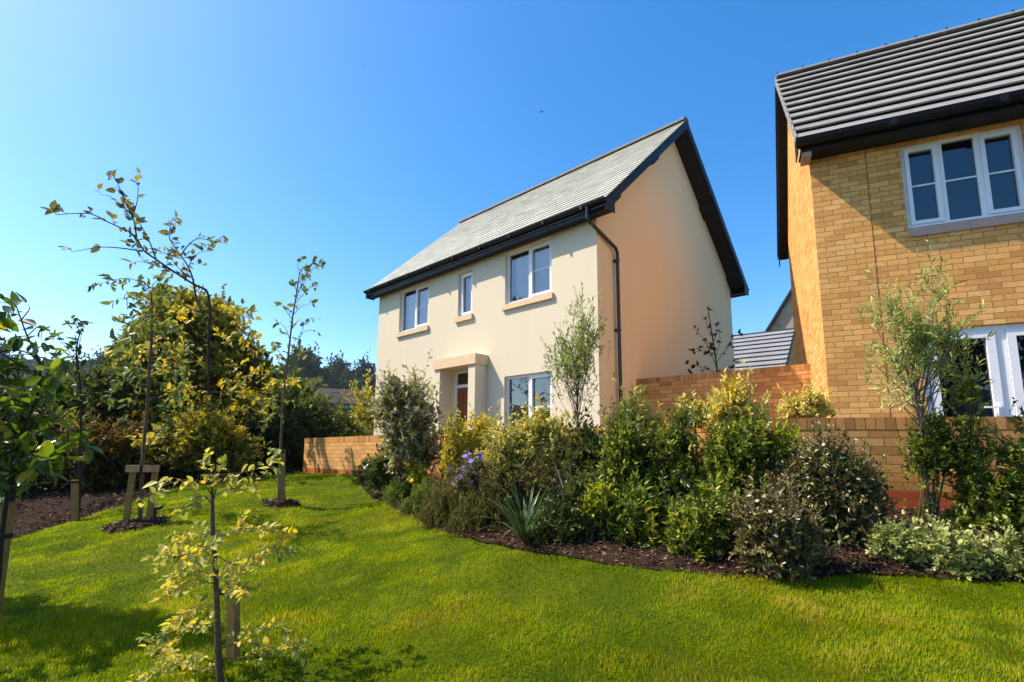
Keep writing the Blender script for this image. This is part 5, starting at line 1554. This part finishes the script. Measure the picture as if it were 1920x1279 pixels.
bed_shrub('escallonia', 'tallest dark glossy evergreen shrub left of the yellow crowned sapling', [(1264, 860, 32, 60), (1266, 800, 18, 28), (1256, 915, 38, 56), (1284, 890, 20, 50)], 4.5, .045, 'glossy', 352, n_cl=150, **{**G1_, 'tint': .40})
bed_shrub('escallonia', 'lower glossy evergreen shrub spilling toward the lawn edge left of the bronze abelia', [(1210, 985, 48, 50), (1245, 1000, 44, 48), (1180, 1000, 34, 36)], 4.1, .045, 'glossy', 355, n_cl=150, **{**G1_, 'tint': .42})
bed_shrub('escallonia', 'broad glossy evergreen shrub under the yellow crowned sapling', [(1375, 870, 44, 58), (1350, 842, 24, 34), (1412, 836, 22, 38), (1382, 930, 42, 50), (1350, 915, 28, 48)], 4.3, .045, 'glossy', 358, n_cl=190, **{**G1_, 'tint': .55})
bed_shrub('escallonia', 'small glossy evergreen shrub at the lawn edge under the broad one', [(1305, 1005, 46, 52), (1340, 980, 40, 44), (1330, 1030, 36, 26)], 3.8, .042, 'glossy', 361, n_cl=130, **{**G1_, 'tint': .55})
bed_shrub('young_shrub', 'light green shoots against the wall left of the bronze abelia', [(1470, 838, 24, 20), (1450, 860, 24, 22), (1482, 850, 14, 16)], 4.35, .040, 'glossyyoung', 364, n_cl=34, twig=.12, tint=.35)
bed_shrub('golden_shrub', 'pale yellow clipped bush behind the garden wall by the brick house corner', [(1508, 768, 36, 18), (1490, 775, 22, 12), (1530, 770, 18, 18)], 5.6, .050, 'variegated', 367, n_cl=60, tw=7, k=8, twig=.13, tint=.7, tspread=.15)
bed_shrub('wall_plant', 'few variegated sprigs rising above the wall left of the yellow crowned sapling', [(1302, 778, 14, 12), (1285, 785, 14, 10)], 4.75, .05, 'variegated', 370, n_cl=14, twig=.12, tint=.45)
tr = [(1380, 980), (1379, 900), (1378, 840), (1376, 800), (1377, 775)]
bed_shrub('golden_sapling', 'small yellow crowned sapling with pale stem rising over the garden wall', [(1372, 760, 38, 24), (1400, 782, 30, 18), (1350, 778, 20, 20), (1380, 800, 26, 18), (1385, 745, 30, 12)], 4.55, .055, 'variegated', 373, n_cl=46, tw=6, k=7, twig=.13, tint=.72, tspread=.2,
          cat='tree', trunk=px_poly(tr, 4.55), trunk_r=(.012, .007), stemmat='barkpale', part='crown', base=bxy(1380, 980, 4.55), nst=12)
AB = dict(tw=9, k=10, twig=.15, ratio=.45, tspread=.3, nst=26, stem_r=.006, spread=.9)
fl = lambda n: (lambda root, base, W, A, Bq, r: flowers(A, Bq, r, n, .015, 'pinkfl', 'flower', root, base))
bed_shrub('abelia', 'large bronze leaved abelia spread against the garden wall', [(1565, 925, 62, 62), (1540, 875, 36, 38), (1595, 912, 44, 44), (1625, 955, 32, 40), (1512, 905, 30, 44), (1540, 838, 22, 16), (1575, 985, 72, 38), (1500, 955, 30, 36)], 3.95, .034, 'abelia', 376, n_cl=270, tint=.42, extra=fl(60), **AB)
bed_shrub('abelia', 'smaller bronze abelia with pink white flowers overhanging the lawn', [(1440, 1010, 50, 52), (1470, 1040, 44, 48), (1415, 985, 36, 36), (1450, 1075, 40, 24), (1490, 1000, 34, 44)], 3.5, .034, 'abelia', 379, n_cl=210, tint=.55, extra=fl(72), **AB)
PG = dict(tw=8, k=8, twig=.10, ratio=.62, nst=14, stem_r=.004, tspread=.22)
bed_shrub('ground_cover_plant', 'pale leaved low plant left of the other two by the right wall', [(1690, 1030, 44, 28), (1665, 1020, 28, 26), (1715, 1045, 30, 18)], 3.6, .030, 'palegreen', 382, n_cl=70, tint=.5, **PG)
bed_shrub('ground_cover_plant', 'widest pale leaved low plant at the lawn edge under the wall climber', [(1790, 1052, 46, 30), (1772, 1034, 26, 24), (1815, 1042, 32, 28)], 3.45, .030, 'palegreen', 385, n_cl=72, tint=.5, **PG)
bed_shrub('ground_cover_plant', 'pale leaved low plant cut by the right edge of the picture', [(1895, 1065, 44, 26), (1925, 1050, 40, 34)], 3.35, .030, 'palegreen', 388, n_cl=60, tint=.42, **PG)
CL = dict(tw=8, k=9, twig=.11, ratio=.50, nst=12, stem_r=.006, tspread=.25)
bed_shrub('wall_climber', 'narrow dark evergreen column beside the stem of the larger olive', [(1738, 850, 24, 34), (1752, 815, 16, 22), (1735, 890, 16, 20), (1742, 930, 10, 24), (1772, 858, 24, 20), (1745, 985, 12, 24)], 4.05, .030, 'glossy', 391, n_cl=78, tint=.45, **CL)
bed_shrub('wall_climber', 'taller evergreen shrub with arching shoots in front of the patio door', [(1820, 862, 26, 32), (1812, 800, 13, 36), (1815, 735, 15, 40), (1832, 912, 24, 36), (1842, 968, 38, 40), (1820, 1000, 30, 26), (1872, 852, 36, 10), (1857, 820, 30, 7), (1788, 730, 14, 6), (1845, 745, 14, 6)], 3.95, .032, 'glossy', 394, n_cl=140, tint=.5, **CL)
bed_shrub('wall_climber', 'dark evergreen shrub cut by the right edge against the garden wall', [(1908, 850, 22, 26), (1912, 930, 28, 44), (1894, 985, 34, 34), (1932, 800, 16, 36)], 3.85, .032, 'glossy', 397, n_cl=84, tint=.42, **CL)

# olives
o1 = [(1086, 985), (1085, 900), (1084, 840), (1083, 790), (1082, 750), (1081, 725)]
bed_shrub('olive_tree', 'slender olive standing before the corner of the cream house', [(1080, 690, 34, 50), (1060, 650, 20, 30), (1095, 655, 22, 34), (1050, 700, 16, 26), (1092, 600, 14, 22), (1112, 690, 16, 36), (1115, 735, 20, 12), (1060, 735, 22, 14), (1105, 620, 16, 18)], 5.0, .042, 'olive', 401,
          n_cl=62, tw=5, k=8, twig=.20, ratio=.25, up=.8, upd=.55, tint=.36, shrink=-.1, sig=.3, stray=.4, cat='tree', trunk=px_poly(o1, 5.0), trunk_r=(.012, .006), part='crown', base=bxy(1086, 985, 5.0), nst=36, leafup=.5, spread=.7, bend=-.05)
o2 = [(1742, 1000), (1738, 930), (1732, 860), (1728, 790), (1722, 760), (1718, 735)]
bed_shrub('olive_tree', 'larger silvery olive in front of the brick house patio door', [(1700, 650, 40, 34), (1730, 620, 28, 34), (1752, 548, 11, 26), (1670, 595, 24, 18), (1690, 700, 44, 26), (1660, 700, 26, 16), (1745, 660, 34, 30), (1775, 640, 24, 14), (1780, 705, 30, 16), (1720, 690, 40, 30), (1665, 745, 18, 12), (1735, 590, 14, 22), (1645, 590, 18, 10), (1790, 660, 26, 10)], 4.05, .048, 'olive', 404,
          n_cl=70, tw=5, k=10, twig=.18, ratio=.21, up=.7, upd=.5, tint=.5, shrink=-.1, sig=.3, stray=.4, cat='tree', trunk=px_poly(o2, 4.05), trunk_r=(.014, .008), stemmat='barkpale', part='crown', base=bxy(1742, 1000, 4.05), nst=40, leafup=.45, spread=.75)
# purple twiggy tree behind the screen wall
pt_ = [(1346, 760), (1345, 700), (1340, 660), (1334, 620), (1328, 583)]
PP = [([(1344, 690), (1325, 645), (1310, 625), (1304, 615)], {}), ([(1343, 680), (1365, 650), (1374, 630), (1384, 628)], {}), ([(1340, 660), (1325, 640), (1318, 650)], {}), ([(1338, 640), (1345, 620), (1343, 612)], {}), ([(1345, 700), (1320, 690), (1300, 684), (1290, 684)], {}),
      ([(1346, 710), (1365, 690), (1375, 680)], {'k': 6}), ([(1346, 715), (1355, 700), (1372, 692)], {'k': 6}), ([(1336, 630), (1325, 610), (1328, 583)], {}), ([(1345, 705), (1330, 700), (1298, 702)], {}), ([(1342, 670), (1350, 640), (1348, 625)], {}), ([(1340, 665), (1318, 658), (1302, 660)], {})]
branch_tree('purple_tree', 'sparse dark purple leaved sapling behind the screen wall against the warm tinted gable', pt_, 10.4, PP, 411, 'purple', .085, .6, trunk_r=(.02, .008), k=4, spacing=.13, side=(.05, .16), bark='barkdark', br=.007, zroot=-.6)


# strappy plants
def strappy(name, label, px, py, D, n, L, w, mat, seed, droop=.5, spread=.8):
    r = RS(seed); c = bxy(px, py, D)
    root = empty(name, tuple(c), 0, label, 'plant')
    V = []; Fq = []; T = []; k = 0; S = 7
    for i in range(n):
        az = r.rand() * 2 * PI; th = r.rand() ** .7 * spread; ln = L * r.uniform(.6, 1.1)
        d = np.array([math.cos(az), math.sin(az), 0]); sdv = np.array([-d[1], d[0], 0])
        p = c + d * r.uniform(0, .07); el = PI / 2 - th; ti = r.rand()
        dr = droop * r.uniform(.4, 1.6)
        for s_ in range(S + 1):
            t = s_ / S
            ww = w * (1 - t ** 2.2) * (.55 + .45 * min(1, t * 4)) + .0006
            V += [p - sdv * ww / 2 + np.array([0, 0, .18 * ww]), p, p + sdv * ww / 2 + np.array([0, 0, .18 * ww])]; T += [ti] * 3
            e = el - dr * t ** 1.5 * 1.8
            p = p + (d * math.cos(e) + np.array([0, 0, math.sin(e)])) * ln / S
            if s_ < S: Fq += [(k, k + 1, k + 4, k + 3), (k + 1, k + 2, k + 5, k + 4)]
            k += 3
    mesh_np('blades', np.array(V), [np.array(Fq)], LF[mat], root, T, origin=c)
    return root


strappy('strappy_plant', 'dark green strappy leaved clump arching over the lawn edge', 985, 1015, 4.45, 70, .55, .024, 'strap', 421, .55, .95)
strappy('strappy_plant', 'smaller green strappy clump just right of the arching one', 1035, 1005, 4.45, 36, .46, .018, 'strap', 424, .5, .8)
strappy('bronze_flax', 'bronze straw coloured flax blades at the olive foot', 1070, 960, 4.75, 18, .55, .026, 'bronze', 427, .15, .6)

for k_, (x_, y_, h_, lab_) in enumerate([(2.6, -13, 7.5, 'broad dark tree across the road mirrored in the patio door glass'), (-3.5, -15, 8.5, 'taller dark tree across the road mirrored beside the broad one'), (9.5, -12, 6.5, 'small dark tree across the road mirrored at the right of the patio door')]):
    r = RS(500 + k_); b0 = np.array([x_, y_, -1.7])
    root = empty('garden_tree', tuple(b0), 0, lab_, 'tree', 'trees mirrored in the windows')
    n_ = 260; c_ = b0 + np.array([0, 0, h_ * .6]) + nrmz(r.randn(n_, 3)) * (r.rand(n_, 1) ** .35) * np.array([h_ * .38, h_ * .38, h_ * .42])
    A_ = np.repeat(c_, 6, 0) + r.randn(n_ * 6, 3) * .25; B_ = A_ + nrmz(r.randn(len(A_), 3) + np.array([0, 0, .5])) * .6
    lv = Leaves(510 + k_); lv.along(A_, B_, 7, .20, .5, np.repeat(r.uniform(.2, .8, n_), 6)); lv.build('crown', LF['hedge'], root, b0)
    st = Stems(); st.add(np.array([b0 - [0, 0, .2], b0 + [.1, 0, h_ * .35], b0 + [0, .1, h_ * .8]]), .22, .06, 8)
    for c1 in c_[:14]: st.add(bez(b0 + np.array([0, 0, h_ * .3]), b0 * .4 + c1 * .6 + np.array([0, 0, -.3]), c1, 6), .07, .02, 5)
    st.build('trunk', M['barkdark'], root, b0)
r = RS(77); n_ = 46
c_ = np.array([P(1445, 1098, 3.38)[:2]] * n_) + r.randn(n_, 2) * np.array([.28, .08])
lv = Leaves(78); L_ = .016 + .014 * r.rand(n_)
lv.add(np.c_[c_, G(c_[:, 0], c_[:, 1]) + .03], nrmz(r.randn(n_, 3) * np.array([1, 1, .3])), r.randn(n_, 3) * .4 + np.array([0, 0, 1]), L_, L_ * .55, r.rand(n_), .2, .2)
tag(lv.build('fallen_leaves', LF['rust']), 'few fallen reddish leaves on the grass under the small abelia', 'leaf litter', kind='stuff')

# ================================================================== BIRDS
def bird(px, py, D, span, rz, label):
    c = P(px, py, D); s = span / 2
    root = None
    pr = [(-.55, 0, 0), (-.3, .10, .02), (0, .13, .03), (.3, .09, .03), (.45, .05, .03), (.55, 0, .02)]
    mb = MB()
    ring = []
    for x, rr_, zo in [(-.5, .02, 0), (-.25, .08, 0), (.0, .11, 0), (.25, .09, .01), (.4, .06, .02), (.52, .012, .01)]:
        ring.append([(x * s, rr_ * s * math.cos(t), zo * s + rr_ * s * math.sin(t)) for t in np.linspace(0, 2 * PI, 8, endpoint=False)])
    for i in range(5):
        for j in range(8): mb.poly([ring[i][j], ring[i + 1][j], ring[i + 1][(j + 1) % 8], ring[i][(j + 1) % 8]])
    for sg in (-1, 1):
        w = [(.22, .05, .02), (.20, .5, .22), (.0, 1.0, .10), (-.12, .5, .16), (-.18, .05, .02)]
        top = [(a * s, sg * b * s, z * s) for a, b, z in w]; mb.prism(top if sg > 0 else top[::-1], (0, 0, -.02 * s))
    t_ = [(-.45 * s, -.04 * s, 0), (-.45 * s, .04 * s, 0), (-.85 * s, .14 * s, 0), (-.72 * s, 0, 0), (-.85 * s, -.14 * s, 0)]
    mb.prism(t_, (0, 0, -.015 * s))
    o = mb.build('bird', M['bird']); o.location = tuple(c); o.rotation_euler = (0, 0, rz)
    tag(o, label, 'bird', 'birds high in the sky')


bird(1015, 210, 26, .34, 1.2, 'largest dark bird gliding above the slate roof')
bird(682, 127, 40, .22, .4, 'tiny dark bird high up near the top of the sky')
bird(465, 376, 45, .22, 2.2, 'tiny dark bird over the left trees')

GR = {'tree_stake': 'timber stakes beside young trees', 'hedge_shrub': 'shrubs of the dark hedge', 'hill_tree': 'trees on the far hillside', 'hill_house': 'houses on the far hillside',
      'hebe': 'green hebe mounds', 'rosemary': 'wispy olive brown shrubs', 'escallonia': 'glossy evergreen shrubs in the bed', 'young_shrub': 'little light green shrubs', 'abelia': 'bronze abelia shrubs',
      'ground_cover_plant': 'pale low plants at the lawn edge', 'wall_climber': 'dark evergreens against the garden wall', 'olive_tree': 'young olive trees in the bed', 'strappy_plant': 'green strappy plants', 'golden_shrub': 'golden leaved bushes'}
for o in list(sc.objects):
    if o.parent is None and o.get('category') and o.name.split('.')[0] in GR: o['group'] = GR[o.name.split('.')[0]]

mb = MB(); mb.box(-1000, 1000, -450, 1150, -12, 62)
t = NT('thin_air'); pv = t.n('ShaderNodeVolumePrincipled'); pv.inputs['Color'].default_value = (.86, .92, 1, 1); pv.inputs['Density'].default_value = HAZE; pv.inputs['Anisotropy'].default_value = .3
t.l(pv.outputs[0], t.out.inputs['Volume'])
tag(mb.build('haze', t.m), 'thin blue haze over the far hillside', 'haze', kind='stuff')

# ================================================================== LIGHT, SKY, CAMERA
T_ = np.array([.827, -.085, -1.0]); S_ = -T_ / np.linalg.norm(T_)
elev = math.asin(S_[2])
sun = bpy.data.lights.new('Sun', 'SUN'); sun.energy = 4.4; sun.angle = math.radians(.53); sun.color = (1, .89, .74)
so = bpy.data.objects.new('Sun', sun); COL.objects.link(so); so.location = (-10, 0, 14)
so.rotation_euler = Vector(T_).to_track_quat('-Z', 'Y').to_euler()
w = bpy.data.worlds.new('World'); sc.world = w; w.use_nodes = True
nt = w.node_tree; nt.nodes.clear()
sky = nt.nodes.new('ShaderNodeTexSky'); sky.sky_type = 'NISHITA'; sky.sun_disc = False
sky.sun_elevation = elev; sky.sun_rotation = math.atan2(S_[0], S_[1])
sky.air_density = 1.0; sky.dust_density = .9; sky.ozone_density = 2.2; sky.altitude = 50
hs = nt.nodes.new('ShaderNodeHueSaturation'); hs.inputs['Saturation'].default_value = 1.40
bg = nt.nodes.new('ShaderNodeBackground'); bg.inputs['Strength'].default_value = .15
ow = nt.nodes.new('ShaderNodeOutputWorld')
nt.links.new(sky.outputs[0], hs.inputs['Color']); nt.links.new(hs.outputs[0], bg.inputs[0]); nt.links.new(bg.outputs[0], ow.inputs[0])

cam = bpy.data.cameras.new('Camera'); co = bpy.data.objects.new('Camera', cam); COL.objects.link(co)
R_ = np.array([1, 0, 0.]); U_ = np.array([0, -sP, cP]); Fw = np.array([0, cP, sP])
Rp = cR * R_ + sR * U_; Up = -sR * R_ + cR * U_
co.matrix_world = Matrix(((Rp[0], Up[0], -Fw[0], 0), (Rp[1], Up[1], -Fw[1], 0), (Rp[2], Up[2], -Fw[2], 0), (0, 0, 0, 1)))
cam.sensor_width = 36; cam.lens = F_ / 1920 * 36; cam.shift_y = CY / 1920; cam.clip_end = 4000; cam.clip_start = .05
sc.camera = co
sc.view_settings.view_transform = 'Standard'; sc.view_settings.look = 'None'; sc.view_settings.gamma = 1
sc.view_settings.exposure = .86
sc.cycles.max_bounces = 7; sc.cycles.transparent_max_bounces = 12
